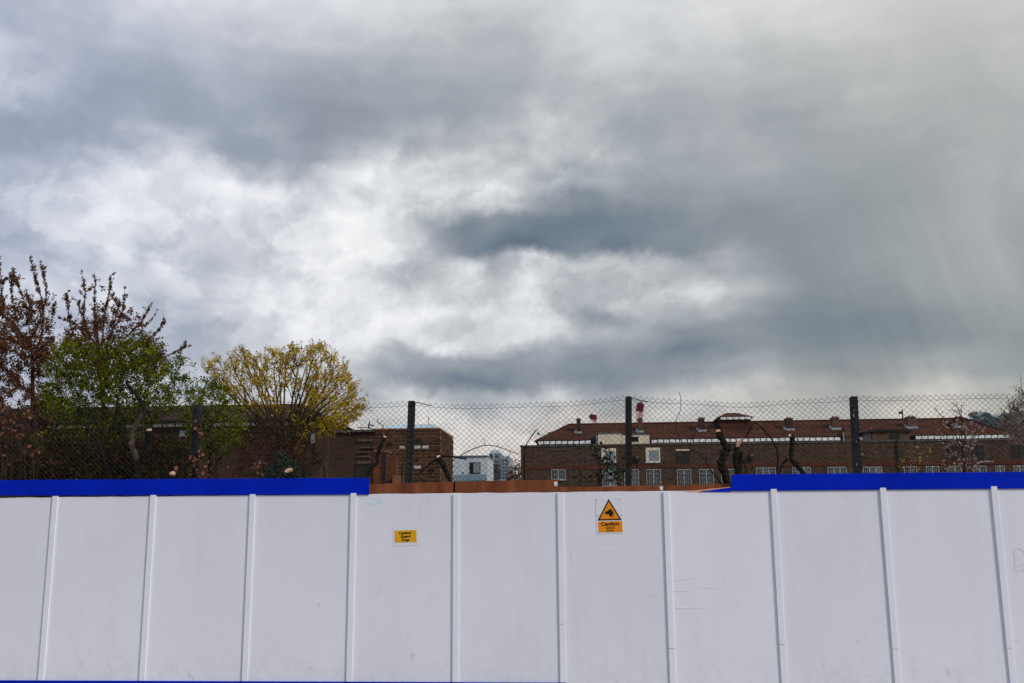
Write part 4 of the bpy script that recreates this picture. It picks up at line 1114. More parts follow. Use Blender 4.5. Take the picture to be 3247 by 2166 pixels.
# ---------------------------------------------------------------- trees and shrubs
def leaf_quads(anchors, size, n_per, spread, rng, upright=0.0, ar=1.7):
    """many small folded leaf faces round the anchor points -> (verts, faces)"""
    A = np.repeat(np.array(anchors), n_per, 0); n = len(A)
    r = np.random.RandomState(rng)
    A = A + r.normal(0, 1, (n, 3)) * np.array(spread)
    d = r.normal(0, 1, (n, 3)); d[:, 2] += upright; d /= np.linalg.norm(d, axis=1)[:, None]
    e = np.cross(d, r.normal(0, 1, (n, 3))); e /= np.linalg.norm(e, axis=1)[:, None]
    nn = np.cross(d, e)
    s = size * r.uniform(.55, 1.25, (n, 1))
    L_, W_ = s * .5 * ar ** .5, s * .5 / ar ** .5
    v = np.stack([A - d * L_, A + e * W_ + nn * W_ * .3, A + d * L_, A - e * W_ + nn * W_ * .3], 1).reshape(-1, 3)
    f = np.arange(4 * n).reshape(-1, 4)
    return v, f
class Tree:
    def __init__(s, base, seed, bias=0.45, r_tip=0.006):
        s.rng = random.Random(seed); s.seed = seed
        s.nodes = [np.array(base)]; s.plen = [0.0]; s.rad = [0.1]; s.paths = []; s.ends = []
        s.bias = bias; s.r_tip = r_tip
    def trunk(s, pts, radii):
        pts = smooth_path(pts, 4); rr = np.interp(np.linspace(0, 1, len(pts)), np.linspace(0, 1, len(radii)), radii)
        s.paths.append((pts, list(rr))); pl = 0
        for a, b, r in zip(pts[:-1], pts[1:], rr[1:]):
            pl += np.linalg.norm(b - a) * 0.35
            s.nodes.append(b); s.plen.append(pl); s.rad.append(r)
    def add_tip(s, tip, zmin=0.0, curl=0.25, wob=0.05, rmax=9):
        tip = np.array(tip); N_ = np.array(s.nodes)
        dv = tip - N_; d = np.linalg.norm(dv, axis=1)
        cost = d + s.bias * np.array(s.plen) + np.where(dv[:, 2] < 0.15 * d, 2.0 * d, 0) + np.where(N_[:, 2] < zmin, 5, 0)
        k = int(np.argmin(cost)); a = N_[k]; ln = d[k]
        if ln < 0.05: return
        mid = a + dv[k] * 0.5 + np.array([0, 0, -curl * ln * 0.5 * (1 if s.rng.random() > .25 else -.4)])
        r0 = min(s.rad[k] * 0.72, s.r_tip + 0.016 * ln, rmax); n = max(3, min(10, int(ln / 0.15)))
        pts = []; rs = []
        for i in range(n + 1):
            t = i / n
            p = (1 - t) ** 2 * a + 2 * t * (1 - t) * mid + t * t * tip
            if 0 < i < n: p = p + np.array([s.rng.gauss(0, wob * ln / n * 2) for _ in range(3)])
            pts.append(p); rs.append(r0 * (1 - t) + s.r_tip * t)
        base_len = s.plen[k]
        for i in range(1, n + 1):
            s.nodes.append(pts[i]); s.plen.append(base_len + ln * i / n); s.rad.append(rs[i])
        s.paths.append((pts, rs)); s.ends.append((pts, ln))
    def twigs(s, per_m, length, droop=0.0, up=0.5, start=0.3):
        new = []
        for pts, ln in list(s.ends):
            for _ in range(max(1, int(ln * per_m))):
                t = s.rng.uniform(start, 1) * (len(pts) - 1); i = min(int(t), len(pts) - 2)
                a = pts[i] + (pts[i + 1] - pts[i]) * (t - i)
                tg = pts[i + 1] - pts[i]; tg = tg / (np.linalg.norm(tg) + 1e-9)
                dr = tg * .8 + np.array([s.rng.gauss(0, .6) for _ in range(3)]) + np.array([0, 0, up])
                dr /= np.linalg.norm(dr)
                L_ = length * s.rng.uniform(.4, 1.2)
                p = [a, a + dr * L_ * .5 + np.array([0, 0, -droop * L_ * .1]), a + dr * L_ + np.array([0, 0, -droop * L_ * .4])]
                new.append((p, L_)); s.paths.append((p, [s.r_tip, s.r_tip * .8, s.r_tip * .5]))
        s.tw = new
    def anchors(s, step, frac=0.5, twig_frac=0.15, ends=True):
        A = []
        for grp, fr in ((s.ends if ends else [], frac), (getattr(s, 'tw', []), twig_frac)):
            for pts, ln in grp:
                n = max(1, int(ln * (1 - fr) / step))
                for _ in range(n):
                    t = s.rng.uniform(fr, 1.0) * (len(pts) - 1); i = min(int(t), len(pts) - 2)
                    A.append(pts[i] + (pts[i + 1] - pts[i]) * (t - i))
        return A
    def build(s, name, label, cat, wood, leaf, anchors, size, n_per, spread, crown='crown', upright=0.0, group=None, extra=None, ar=1.7, trunk_paths=1):
        b = s.nodes[0]
        root = thing(name, label, cat, (b[0], b[1], 0), group)
        m = MB()
        for pts, rs in s.paths[:trunk_paths]: m.tube(pts, rs, 7, jit=.06)
        m.build('trunk', wood, root)
        if len(s.paths) > trunk_paths:
            m = MB()
            for pts, rs in s.paths[trunk_paths:]: m.tube(pts, rs, 4 if max(rs) > .012 else 3, caps=False)
            m.build('branches', wood, root, kind='stuff')
        for lf, an, sz, npr, sp, sd in [(leaf, anchors, size, n_per, spread, 0)] + (extra or []):
            v, f = leaf_quads(an, sz, npr, sp, s.seed + sd, upright, ar)
            m = MB(); m.v = v; m.f = f.tolist(); m.m = [0] * len(m.f)
            m.v = [tuple(q) for q in v]
            m.build(crown, lf, root, kind='stuff')
        return root
def tips_in(poly, Y, dY, n, rng, power=0.0, edge=None):
    out = []; xs = [a for a, b in poly]; ys = [b for a, b in poly]
    while len(out) < n:
        x, y = rng.uniform(min(xs), max(xs)), rng.uniform(min(ys), max(ys))
        if inside(poly, x, y): out.append(np.array(P(x, y, Y + rng.gauss(0, dY * .5))))
    return out
def base_at(px, Y): p = P(px, 1600, Y); return np.array([p.x, Y, 0.0])
def pp(px, py, Y): return np.array(P(px, py, Y))
def by_dist(tips, base): return sorted(tips, key=lambda t: np.linalg.norm(t - base))

# bronze-leaved plum at the left edge: bare-looking shoots strung with small leaf clusters
def shoot_clusters(T, rng, paths, step, frac=.15):
    A = []
    for pts in paths:
        ln = sum(np.linalg.norm(b - a) for a, b in zip(pts[:-1], pts[1:]))
        for k in range(max(2, int(ln / step))):
            t = rng.uniform(frac, .97) * (len(pts) - 1); i = min(int(t), len(pts) - 2)
            A.append(pts[i] + (pts[i + 1] - pts[i]) * (t - i))
    return A
def plum(px, Y, seed, trunk_px, shoots, fill_polys, label, dens=1.0):
    rng = random.Random(seed)
    b = base_at(px, Y); T = Tree(b, seed, bias=0.35, r_tip=0.005)
    T.trunk([b] + [pp(a, q, Y) for a, q in trunk_px], [.10, .06, .035])
    cl = []
    for path, r in shoots:
        pts = smooth_path([pp(a, q, Y + rng.uniform(-.1, .1) + .12 * k) for k, (a, q) in enumerate(path)], 4)
        T.paths.append((pts, list(np.linspace(r, .005, len(pts)))))
        for p in pts: T.nodes.append(p); T.plen.append(1.0); T.rad.append(r * .7)
        T.ends.append((pts, sum(np.linalg.norm(q - p) for p, q in zip(pts[:-1], pts[1:])))); cl.append(pts)
    T.twigs(8, .22, up=.6, start=.05)
    A = shoot_clusters(T, rng, cl, .042) + shoot_clusters(T, rng, [t for t, l in T.tw], .06)
    T.ends = []
    for poly, n in fill_polys:
        for t in by_dist(tips_in(poly, Y, 1.6, n, rng), b): T.add_tip(t, zmin=1.2, curl=.1, wob=.06)
    T.twigs(4, .25, up=.4, start=.15)
    A2 = shoot_clusters(T, rng, [p for p, l in T.ends], .05) + shoot_clusters(T, rng, [t for t, l in T.tw], .07)
    return T.build('plum_tree', label, 'tree', MT['twig'], MT['leaf_brown'], A, .036, 8, .018, extra=[(MT['leaf_brown'], A2, .045, int(7 * dens), .04, 3)])
plum(106, 21, 11, [(106, 1500), (104, 1300), (103, 1110)],
     [([(103, 1110), (60, 1050), (14, 1000), (-8, 985)], .028), ([(14, 1000), (4, 920), (-2, 826)], .014), ([(103, 1110), (128, 1082), (134, 1020), (138, 980)], .024),
      ([(138, 985), (128, 930), (116, 895), (97, 820)], .014), ([(138, 985), (147, 930), (140, 880), (129, 835)], .014), ([(60, 1050), (40, 960), (36, 900), (34, 862)], .012),
      ([(34, 930), (46, 890), (44, 860)], .007), ([(128, 1082), (165, 1010), (172, 960)], .009), ([(100, 1100), (85, 990), (62, 915), (50, 890)], .010), ([(14, 1000), (70, 975), (100, 985), (110, 990)], .006),
      ([(103, 1110), (75, 1090), (30, 1080), (-10, 1070)], .012), ([(103, 1130), (140, 1095), (172, 1060)], .012), ([(60, 1050), (90, 1010), (92, 960), (82, 930)], .008), ([(-10, 1010), (10, 900), (20, 880)], .008)],
     [([(-40, 1080), (60, 1060), (185, 1075), (195, 1300), (190, 1420), (-40, 1420)], 230), ([(-30, 960), (70, 930), (165, 960), (185, 1075), (-30, 1085)], 60)],
     'tall bronze leaved plum tree with forked bare topped shoots at the left edge', 1.1)
plum(330, 22.5, 23, [(335, 1500), (330, 1300), (320, 1180)],
     [([(320, 1180), (270, 1120), (225, 1040), (215, 960), (210, 928)], .020), ([(320, 1180), (300, 1100), (265, 1010), (270, 930), (261, 872)], .020), ([(320, 1180), (310, 1080), (300, 980), (302, 878)], .020),
      ([(320, 1180), (325, 1090), (330, 1000), (346, 930), (352, 872)], .022), ([(322, 1160), (350, 1060), (385, 1000), (394, 928)], .020), ([(330, 1180), (380, 1090), (440, 1030), (476, 972)], .020),
      ([(330, 1190), (420, 1110), (490, 1060), (526, 1014)], .020), ([(330, 1190), (470, 1150), (560, 1115), (592, 1095)], .014), ([(350, 1060), (372, 990), (380, 945)], .010), ([(265, 1010), (250, 970), (252, 955)], .008),
      ([(270, 930), (284, 918), (286, 915)], .005), ([(440, 1030), (465, 1030), (486, 1008)], .006), ([(300, 1100), (240, 1030), (190, 1010)], .008), ([(346, 930), (368, 952), (362, 950)], .005), ([(385, 1000), (410, 990), (420, 990)], .006)],
     [([(185, 1060), (330, 960), (420, 1000), (520, 1080), (530, 1180), (180, 1200)], 200)],
     'plum tree with five upright bronze shoots rising behind the green tree', .9)

def leafy(name, label, cat, px, Y, seed, trunk_px, radii, polys, leaf, size, n_per, step, spread, wood='twig', bias=.4, tw=(5, .25), extra_leaf=None, r_tip=.005, zmin=1.0, frac=.35, dY=1.4, up=.3, start=.3):
    rng = random.Random(seed); b = base_at(px, Y); T = Tree(b, seed, bias=bias, r_tip=r_tip)
    T.trunk([b] + [pp(a, q, Y) for a, q in trunk_px], radii)
    tips = []
    for poly, n in polys: tips += tips_in(poly, Y, dY, n, rng)
    for t in by_dist(tips, T.nodes[-1]): T.add_tip(t, zmin=zmin)
    T.twigs(tw[0], tw[1], up=up, start=start)
    A = T.anchors(step, frac, .1)
    ex = None
    if extra_leaf:
        lf, fr = extra_leaf; kk = int(len(A) * fr); rng.shuffle(A)
        ex = [(lf, A[:kk], size, n_per, spread, 5)]; A = A[kk:]
    return T.build(name, label, cat, MT[wood], MT[leaf], A, size, n_per, spread, extra=ex)
leafy('green_tree', 'large fresh green leafy tree in front of the bronze plum shoots', 'tree', 385, 18.5, 31, [(385, 1520), (380, 1400), (372, 1300)], [.11, .08, .05],
      [([(168, 1105), (230, 1080), (300, 1090), (380, 1068), (440, 1075), (470, 1110), (480, 1200), (470, 1330), (150, 1330), (112, 1285), (140, 1190)], 540),
       ([(450, 1072), (515, 1082), (548, 1112), (584, 1118), (600, 1150), (590, 1190), (565, 1250), (600, 1300), (470, 1340)], 120),
       ([(110, 1300), (470, 1320), (480, 1420), (100, 1420)], 100)],
      'leaf_green', .043, 11, .115, .042, extra_leaf=(MT['leaf_dkgreen'], .2))
leafy('green_shrub', 'smaller loose green tree leaning against the left side of the yellow tree', 'tree', 660, 19.5, 37, [(664, 1520), (668, 1430), (672, 1340)], [.05, .04, .025],
      [([(588, 1205), (620, 1185), (650, 1195), (700, 1212), (755, 1262), (785, 1330), (775, 1390), (640, 1440), (590, 1400), (575, 1290)], 240)],
      'leaf_green', .042, 10, .11, .04, extra_leaf=(MT['leaf_dkgreen'], .08))
leafy('undergrowth_bush', 'dark green tangled bush low down along the left capping board', 'bush', 220, 17.2, 41, [(222, 1530), (226, 1490)], [.05, .03],
      [([(-40, 1400), (560, 1390), (610, 1420), (620, 1530), (-40, 1530)], 560)],
      'leaf_dkgreen', .052, 5, .045, .06, zmin=.3, extra_leaf=(MT['leaf_russet'], .40), up=.1)
leafy('russet_bush', 'twiggy dark russet bush under the yellow tree', 'bush', 868, 20, 43, [(868, 1530), (868, 1470)], [.06, .03],
      [([(745, 1420), (800, 1360), (880, 1335), (960, 1350), (1000, 1400), (1010, 1480), (960, 1525), (740, 1525)], 260)],
      'leaf_russet', .040, 2, .06, .05, bias=.6, zmin=.3)
leafy('holly_bush', 'small very dark evergreen bush just over the left capping by the pale stump', 'bush', 890, 16.5, 47, [(890, 1540), (890, 1510)], [.03, .02],
      [([(825, 1510), (850, 1470), (890, 1435), (925, 1470), (965, 1500), (970, 1540), (820, 1540)], 110)],
      'leaf_holly', .045, 4, .05, .035, zmin=.2)

# yellow flowering tree: a fan of straight stems tufted at their ends
rng = random.Random(53); YY = 27.0
b = base_at(905, YY); T = Tree(b, 53, bias=.93, r_tip=.006)
T.trunk([b, pp(905, 1540, YY), pp(906, 1480, YY)], [.17, .14, .11])
stems = [((906, 1480), (a1, 1330), (a2, y2)) for a1, a2, y2 in ((800, 700, 1225), (830, 745, 1180), (855, 790, 1170), (872, 830, 1175), (886, 868, 1180), (820, 720, 1200), (864, 808, 1175), (893, 885, 1175), (926, 968, 1170), (945, 1008, 1175), (965, 1052, 1205), (980, 1082, 1255), (900, 905, 1170), (918, 945, 1165), (935, 985, 1170), (955, 1030, 1185), (975, 1070, 1225), (985, 1090, 1290))]
for st_ in stems:
    pts = smooth_path([pp(a, q, YY + rng.uniform(-.7, .7) * k) for k, (a, q) in enumerate(st_)], 5)
    T.paths.append((pts, list(np.linspace(.055, .014, len(pts)))))
    for k, p in enumerate(pts[3:]): T.nodes.append(p); T.plen.append(.25 * k); T.rad.append(.035)
OUT = [(640, 1170), (668, 1140), (690, 1132), (720, 1150), (735, 1120), (757, 1098), (785, 1108), (800, 1135), (848, 1128), (855, 1112), (882, 1120), (915, 1120), (922, 1094), (960, 1100), (990, 1094), (1022, 1096), (1035, 1120), (1062, 1125), (1098, 1152),
       (1108, 1180), (1120, 1200), (1132, 1240), (1152, 1275), (1160, 1292), (1138, 1320), (1090, 1360), (1040, 1340), (1000, 1250), (900, 1220), (800, 1210), (700, 1230), (650, 1215)]
tips = tips_in(OUT, YY, 3.0, 300, rng)
for i in range(26):                                        # the outline itself
    for _ in range(3):
        t = rng.random(); a, c = OUT[i], OUT[i + 1]
        tips.append(pp(a[0] + (c[0] - a[0]) * t, a[1] + (c[1] - a[1]) * t + 4, YY + rng.gauss(0, 1.0)))
tips += tips_in([(650, 1215), (1130, 1260), (1080, 1370), (960, 1400), (860, 1330), (720, 1260)], YY, 2.6, 60, rng)
for t in by_dist(tips, b): T.add_tip(t, zmin=2.5, curl=-.10, wob=.03)
T.twigs(5.0, .28, up=.6, start=.40)
T.build('yellow_tree', 'rounded yellow blossoming tree with a fan of many upright stems', 'tree', MT['twig_y'], MT['leaf_yellow'], T.anchors(.15, .70, .4), .047, 9, .04, crown='blossom')

# ---------------------------------------------------------------- hard-pruned trees just behind the fence
PG = 'hard pruned trees behind the hoarding'
def pruned(label, Y, limbs, cuts=(), pale=(), base=None, buds=True):
    """limbs: list of (pixel path from the foot up, start radius px, end radius px)"""
    k = Y / FPX
    p0 = limbs[0][0][0]; b = P(p0[0], p0[1], Y)
    root = thing('pruned_tree', label, 'pruned tree', (b.x, Y, 0), PG)
    for n, (path, r0, r1) in enumerate(limbs):
        q = [P(a, c, Y + (0.0 if n == 0 else 0.03 * ((n * 7) % 5 - 2) * j)) for j, (a, c) in enumerate(path)]
        pts = smooth_path(q, 4); rr = list(np.linspace(r0 * k, r1 * k, len(pts)) * 1.18)
        if n == 0: pts = [np.array((b.x + .02, Y, 0.0))] + pts; rr = [r0 * k * 1.25] + rr
        rr = [r * (1 + rnd.uniform(-.14, .14)) if r0 > 2.5 else r for r in rr]
        m = MB(); m.tube(pts, rr, 9 if r0 > 4 else 5, jit=.07 if r0 > 3 else 0)
        nm = 'trunk' if n == 0 else ('limb' if r0 > 2.6 else 'twig')
        m.build(nm, MT['bark_pale'] if n in pale else MT['bark'], root, smooth=False)
    for (cx, cy, rx, ry, tx) in cuts:                      # sawn face, turned up and to the viewer
        c = P(cx, cy, Y) + Vector((0, -rx * k * .4, 0)); m = MB(); nrm = Vector((tx, -ry / rx * 1.2, .9)).normalized()
        u = nrm.cross(Vector((0, 1, 0))).normalized(); v = u.cross(nrm)
        ring = [c + (u * math.cos(2 * math.pi * j / 12) + v * math.sin(2 * math.pi * j / 12)) * rx * k * (1 + rnd.uniform(-.06, .06)) for j in range(12)]
        low = [p - nrm * .02 for p in ring]
        m.face(ring)
        for j in range(12): m.face([low[j], low[(j + 1) % 12], ring[(j + 1) % 12], ring[j]])
        m.build('cut_face', MT['cut'], root)
    return root
pruned('slim dark pruned trunk bending right against the terracotta wall, with curling twigs', 15.0,
       [([(1160, 1530), (1166, 1508), (1176, 1485), (1195, 1467), (1197, 1446), (1208, 1413), (1220, 1387)], 6.0, 4.6),
        ([(1196, 1466), (1185, 1437), (1181, 1424), (1168, 1391), (1157, 1370), (1140, 1355)], 1.5, .8), ([(1216, 1390), (1202, 1368), (1165, 1357), (1131, 1355)], 1.9, .8), ([(1220, 1385), (1237, 1364), (1260, 1366), (1286, 1377)], 1.8, .8),
        ([(1206, 1368), (1216, 1352), (1198, 1338), (1196, 1328)], 1.2, 1.0), ([(1169, 1357), (1170, 1345), (1172, 1338)], 2.4, 1.6), ([(1197, 1446), (1186, 1458), (1175, 1470), (1172, 1490)], 1.2, .7), ([(1197, 1478), (1212, 1488), (1220, 1492)], 1.2, .7), ([(1172, 1346), (1184, 1351)], 1.2, 2.2)],
       [(1221, 1384, 5, 3.5, .5)])
pruned('pruned stub right of the small brick building\'s fence post, one long arching twig', 15.2,
       [([(1428, 1535), (1424, 1521), (1414, 1494), (1404, 1472), (1396, 1456), (1392, 1450)], 6.2, 7.0), ([(1384, 1458), (1398, 1470), (1410, 1492)], 4, 5), ([(1400, 1446), (1438, 1449), (1479, 1456)], 3.2, 2.0), ([(1472, 1455), (1478, 1449), (1481, 1447)], 1.5, .8),
        ([(1460, 1451), (1468, 1440), (1500, 1424), (1540, 1412), (1580, 1417), (1621, 1432), (1650, 1441)], 1.4, .9), ([(1540, 1412), (1536, 1398), (1530, 1391)], .8, .6), ([(1580, 1416), (1576, 1403)], .8, .6), ([(1388, 1453), (1358, 1475), (1326, 1509), (1352, 1527)], 2.3, 1.4), ([(1621, 1432), (1610, 1448), (1604, 1465)], .8, .5)],
       [(1392, 1447.5, 7, 4.5, 0)])
pruned('thick knobbly trunk with sawn limb leaning left, at the right capping board\'s end', 14.6,
       [([(2312, 1545), (2306, 1530), (2298, 1500), (2288, 1476), (2294, 1450), (2306, 1424)], 10.5, 10), ([(2308, 1428), (2296, 1405), (2286, 1388), (2277, 1369)], 9.5, 7.2), ([(2291, 1452), (2286, 1442), (2285, 1430)], 5, 3.6), ([(2290, 1480), (2281, 1468), (2276, 1462)], 7, 4),
        ([(2306, 1422), (2289, 1372), (2279, 1338), (2276, 1322)], 2.4, 1.7), ([(2312, 1424), (2320, 1427), (2340, 1433), (2352, 1444)], 2.4, 1.2), ([(2290, 1538), (2281, 1524), (2255, 1492), (2243, 1473), (2238, 1459), (2212, 1434), (2188, 1426)], 2.2, 1.0), ([(2240, 1466), (2241, 1452), (2241, 1442)], 1.6, 1.4),
        ([(2189, 1442), (2187, 1414), (2196, 1386), (2212, 1362)], 1.2, .7), ([(2156, 1404), (2146, 1362), (2144, 1329), (2156, 1306), (2159, 1265), (2153, 1244)], 1.0, .7), ([(2316, 1420), (2310, 1412), (2316, 1408)], 2.0, 1.0)],
       [(2277, 1366, 7, 4.5, -.3)])
sp = pruned('split trunk with a torn pale splinter at its top, right beside the thick knobbly one', 15.4,
       [([(2340, 1545), (2340, 1500), (2333, 1466), (2334, 1440), (2336, 1417)], 9, 7.5), ([(2345, 1495), (2348, 1462), (2352, 1432)], 5.5, 4.2), ([(2336, 1420), (2345, 1404), (2361, 1388), (2378, 1365), (2387, 1346), (2399, 1343), (2425, 1367), (2448, 1395), (2462, 1424), (2466, 1455), (2464, 1485), (2462, 1510)], 2.6, 1.6),
        ([(2353, 1455), (2363, 1478), (2367, 1502)], 2.6, 1.8), ([(2372, 1374), (2374, 1364)], 1.6, 1.2), ([(2464, 1420), (2475, 1386), (2499, 1364)], 1.0, .6)])
m = MB(); Y = 15.3
sp_px = [(2334, 1418), (2337, 1400), (2346, 1394), (2360, 1388), (2350, 1402), (2342, 1416)]
m.prism([(P(a, c, Y).x, P(a, c, Y).z) for a, c in sp_px], Y - .03, Y + .02); m.build('torn_splinter', MT['cut'], sp)
pruned('single bent pruned trunk with flat sawn top over the right capping board', 15.0,
       [([(2556, 1530), (2544, 1497), (2527, 1475), (2508, 1453), (2512, 1419), (2512, 1386), (2508, 1380)], 6.6, 6.2), ([(2503, 1454), (2496, 1457), (2483, 1471), (2473, 1496), (2468, 1515)], 4, 2.6)],
       [(2507, 1380.5, 6.6, 4.5, 0), (2500, 1450, 2.6, 2.2, -.5)])
pruned('forked lichen grey pruned tree before the green tree, its right stub sawn off', 14.6,
       [([(434, 1540), (436, 1510), (440, 1480), (446, 1462)], 13, 11), ([(442, 1466), (428, 1440), (417, 1408), (423, 1368), (444, 1325), (464, 1305)], 9, 6), ([(462, 1307), (452, 1283), (444, 1268), (424, 1243), (402, 1217)], 6.5, 4.2), ([(450, 1464), (462, 1440), (470, 1405), (474, 1367)], 11, 9.5),
        ([(468, 1306), (480, 1330), (482, 1350), (480, 1366)], 3.0, 1.6), ([(464, 1304), (490, 1312), (520, 1340), (560, 1380)], 2.4, 1.0), ([(415, 1405), (395, 1385), (380, 1350), (372, 1310), (374, 1262)], 3, 1.2)],
       [(474, 1363.5, 8.5, 5, 0)], pale=(1,))
pruned('thin wavering pruned tree with a hooked side branch, left of the forked one', 14.9,
       [([(350, 1540), (347, 1508), (332, 1458), (320, 1430), (311, 1407), (288, 1372), (265, 1341)], 6.5, 3.5), ([(306, 1433), (280, 1422), (255, 1420), (236, 1430), (222, 1450), (208, 1465)], 3.2, 1.6), ([(276, 1516), (274, 1490), (264, 1464), (228, 1461)], 2.8, 1.4), ([(340, 1458), (380, 1480), (410, 1500), (418, 1520)], 4, 3.5), ([(288, 1368), (305, 1378), (316, 1396)], 2.8, 1.4)],
       [(321, 1434, 3, 2.4, 0)], pale=())
pruned('low sawn stump with a round pale face beside the leaf hung post', 14.4, [([(540, 1545), (543, 1520), (547, 1504)], 10, 9.5), ([(577, 1530), (577, 1490), (597, 1473), (617, 1446)], 5, 4)], [(548, 1500.5, 10.5, 6.5, 0)])
pruned('fat low stump with the largest pale cut face, before the dark evergreen bush', 14.2, [([(950, 1550), (937, 1525), (919, 1496)], 15, 12), ], [(917, 1491, 13, 7.5, -.15)])
pruned('long thin arching bare branch crossing the russet bush', 15.5, [([(1030, 1545), (1026, 1474), (998, 1439), (959, 1401), (921, 1381), (879, 1374), (830, 1387), (788, 1397)], 2.2, 1.2), ([(788, 1397), (780, 1380), (750, 1350), (700, 1310), (640, 1285)], 1.4, .8), ([(690, 1430), (672, 1410), (664, 1380), (668, 1320)], 1.4, .8)])
# small shoot with buds left of the long block
m = MB(); Y = 15.0
m.tube([P(a, c, Y) for a, c in ((1662, 1440), (1670, 1407), (1685, 1385), (1701, 1362))], .009, 5)
m.tube([P(a, c, Y) for a, c in ((1700, 1363), (1710, 1378), (1724, 1382), (1738, 1372), (1745, 1372))], .004, 4)
m.tube([P(1705, 1373, Y), P(1712, 1379, Y)], [.02, .006], 5); m.tube([P(1738, 1374, Y), P(1746, 1372, Y)], [.01, .016], 5)
m.tube([(P(1662, 1440, Y).x, Y, 0), P(1662, 1440, Y)], .012, 5)
tag(m.build('bare_shoot', MT['bark']), 'thin bare shoot with two buds left of the hipped roof end', 'shoot')

# ---------------------------------------------------------------- dead and living climbers
def leaf_proto(parent, material, size, folded=.35):
    m = MB(); s = size
    o_ = [(-.5, 0), (-.25, .30), (.1, .36), (.5, 0), (.1, -.36), (-.25, -.30)]
    for sg in (1, -1):
        m.face([(o_[0][0] * s, 0, 0), (o_[1][0] * s, o_[1][1] * s * sg, folded * s * .4), (o_[2][0] * s, o_[2][1] * s * sg, folded * s * .5), (o_[3][0] * s, 0, -folded * s * .2)][::sg])
    return m
def leaf_set(parent, material, pts, size, rng):
    pr = None
    for p in pts:
        sc = rng.uniform(.7, 1.35); rot = (rng.uniform(-1.2, 1.2) + 1.4, rng.uniform(0, 6.3), rng.uniform(0, 6.3))
        if pr is None:
            m = leaf_proto(parent, material, size); pr = m.build('leaf', MT[material], parent, origin=(0, 0, 0))
            pr.location = Vector(p) - WORG[parent.name]; pr.rotation_euler = rot; pr.scale = (sc,) * 3
        else:
            copy_part(pr, parent, p, rot, (sc,) * 3)
rng = random.Random(77)
Y = 13.45
cl = thing('dead_climber', 'dead climber with curled brown leaves clinging to the left fence post', 'climber', (P(632, 1500, Y).x, Y, 0))
m = MB(); m.tube(smooth_path([np.array((P(634, 1500, Y).x, Y, 0))] + [pp(a, c, Y) for a, c in ((630, 1500), (637, 1440), (625, 1390), (632, 1340), (630, 1320))], 4), .008, 5)
m.tube([pp(a, c, Y) for a, c in ((634, 1460), (645, 1430), (640, 1380))], .005, 4); m.build('stem', MT['twig'], cl)
pts = []
for _ in range(75):
    y = 1325 + 190 * rng.random() ** .6; w = 5 + (y - 1320) * .075
    if 1395 < y < 1415: continue
    pts.append(P(631 + rng.gauss(0, w), y, Y + rng.uniform(-.12, .06)))
leaf_set(cl, 'leaf_dead', pts, .058, rng)
Y = 14.1
cl = thing('dead_climber', 'low straggle of pale brown dead leaves between leaf hung post and fat stump', 'climber', (P(740, 1510, Y).x, Y, 0))
m = MB()
for _ in range(7):
    a = rng.uniform(670, 830); m.tube(smooth_path([np.array((P(a, 1500, Y).x, Y, 0)), pp(a, 1520, Y), pp(a + rng.uniform(-20, 20), 1490, Y), pp(a + rng.uniform(-30, 30), 1462, Y)], 4), .006, 4)
m.build('stem', MT['twig'], cl)
pts = [P(rng.choice((rng.gauss(810, 16), rng.gauss(705, 22), rng.uniform(660, 840))), rng.uniform(1458, 1512), Y + rng.uniform(-.15, .15)) for _ in range(45)]
leaf_set(cl, 'leaf_dead', pts, .058, rng)
Y = 14.3
cl = thing('dead_climber', 'hanging mass of dark and peach coloured dead leaves at the far left edge', 'climber', (P(40, 1500, Y).x, Y, 0))
m = MB()
for _ in range(12):
    a = rng.uniform(-20, 120); m.tube(smooth_path([np.array((P(a, 1500, Y).x, Y, 0)), pp(a, 1520, Y), pp(a + rng.uniform(-30, 30), 1420, Y), pp(a + rng.uniform(-40, 40), 1300, Y)], 4), .008, 4)
m.build('stem', MT['twig'], cl)
pts = [P(rng.gauss(30, 40), rng.uniform(1285, 1385), Y + rng.uniform(-.2, .2)) for _ in range(75)] + [P(rng.uniform(-10, 135), rng.uniform(1370, 1480), Y + rng.uniform(-.2, .2)) for _ in range(28)]
leaf_set(cl, 'leaf_dead', pts, .06, rng)
Y = 14.8
iv = thing('ivy_shrub', 'dark green glossy leaved shrub left of the third fence post', 'shrub', (P(1920, 1520, Y).x, Y, 0))
m = MB()
stems_ = [[(1900, 1540), (1905, 1500), (1898, 1460), (1885, 1420), (1872, 1402)], [(1905, 1540), (1925, 1490), (1935, 1450), (1930, 1420)], [(1905, 1540), (1950, 1510), (1972, 1480), (1978, 1470)], [(1900, 1540), (1862, 1520), (1840, 1500), (1830, 1480)], [(1900, 1540), (1880, 1525), (1860, 1528)]]
for q in stems_: m.tube(smooth_path([np.array((P(q[0][0], 1540, Y).x, Y, 0))] + [pp(a, c, Y) for a, c in q], 4), .008, 5)
m.build('stem', MT['bark'], iv)
pts = []
for cx, cy, sx_, sy_, n in ((1882, 1424, 10, 12, 26), (1920, 1445, 16, 16, 46), (1938, 1478, 14, 12, 30), (1968, 1500, 16, 18, 36), (1830, 1505, 14, 16, 14), (1880, 1525, 40, 8, 30), (1840, 1430, 22, 22, 7), (1800, 1435, 25, 15, 4), (1950, 1520, 25, 10, 22), (1845, 1480, 10, 14, 8)):
    pts += [P(rng.gauss(cx, sx_), rng.gauss(cy, sy_), Y + rng.gauss(0, .12)) for _ in range(n)]
leaf_set(iv, 'leaf_ivy', pts, .055, rng)

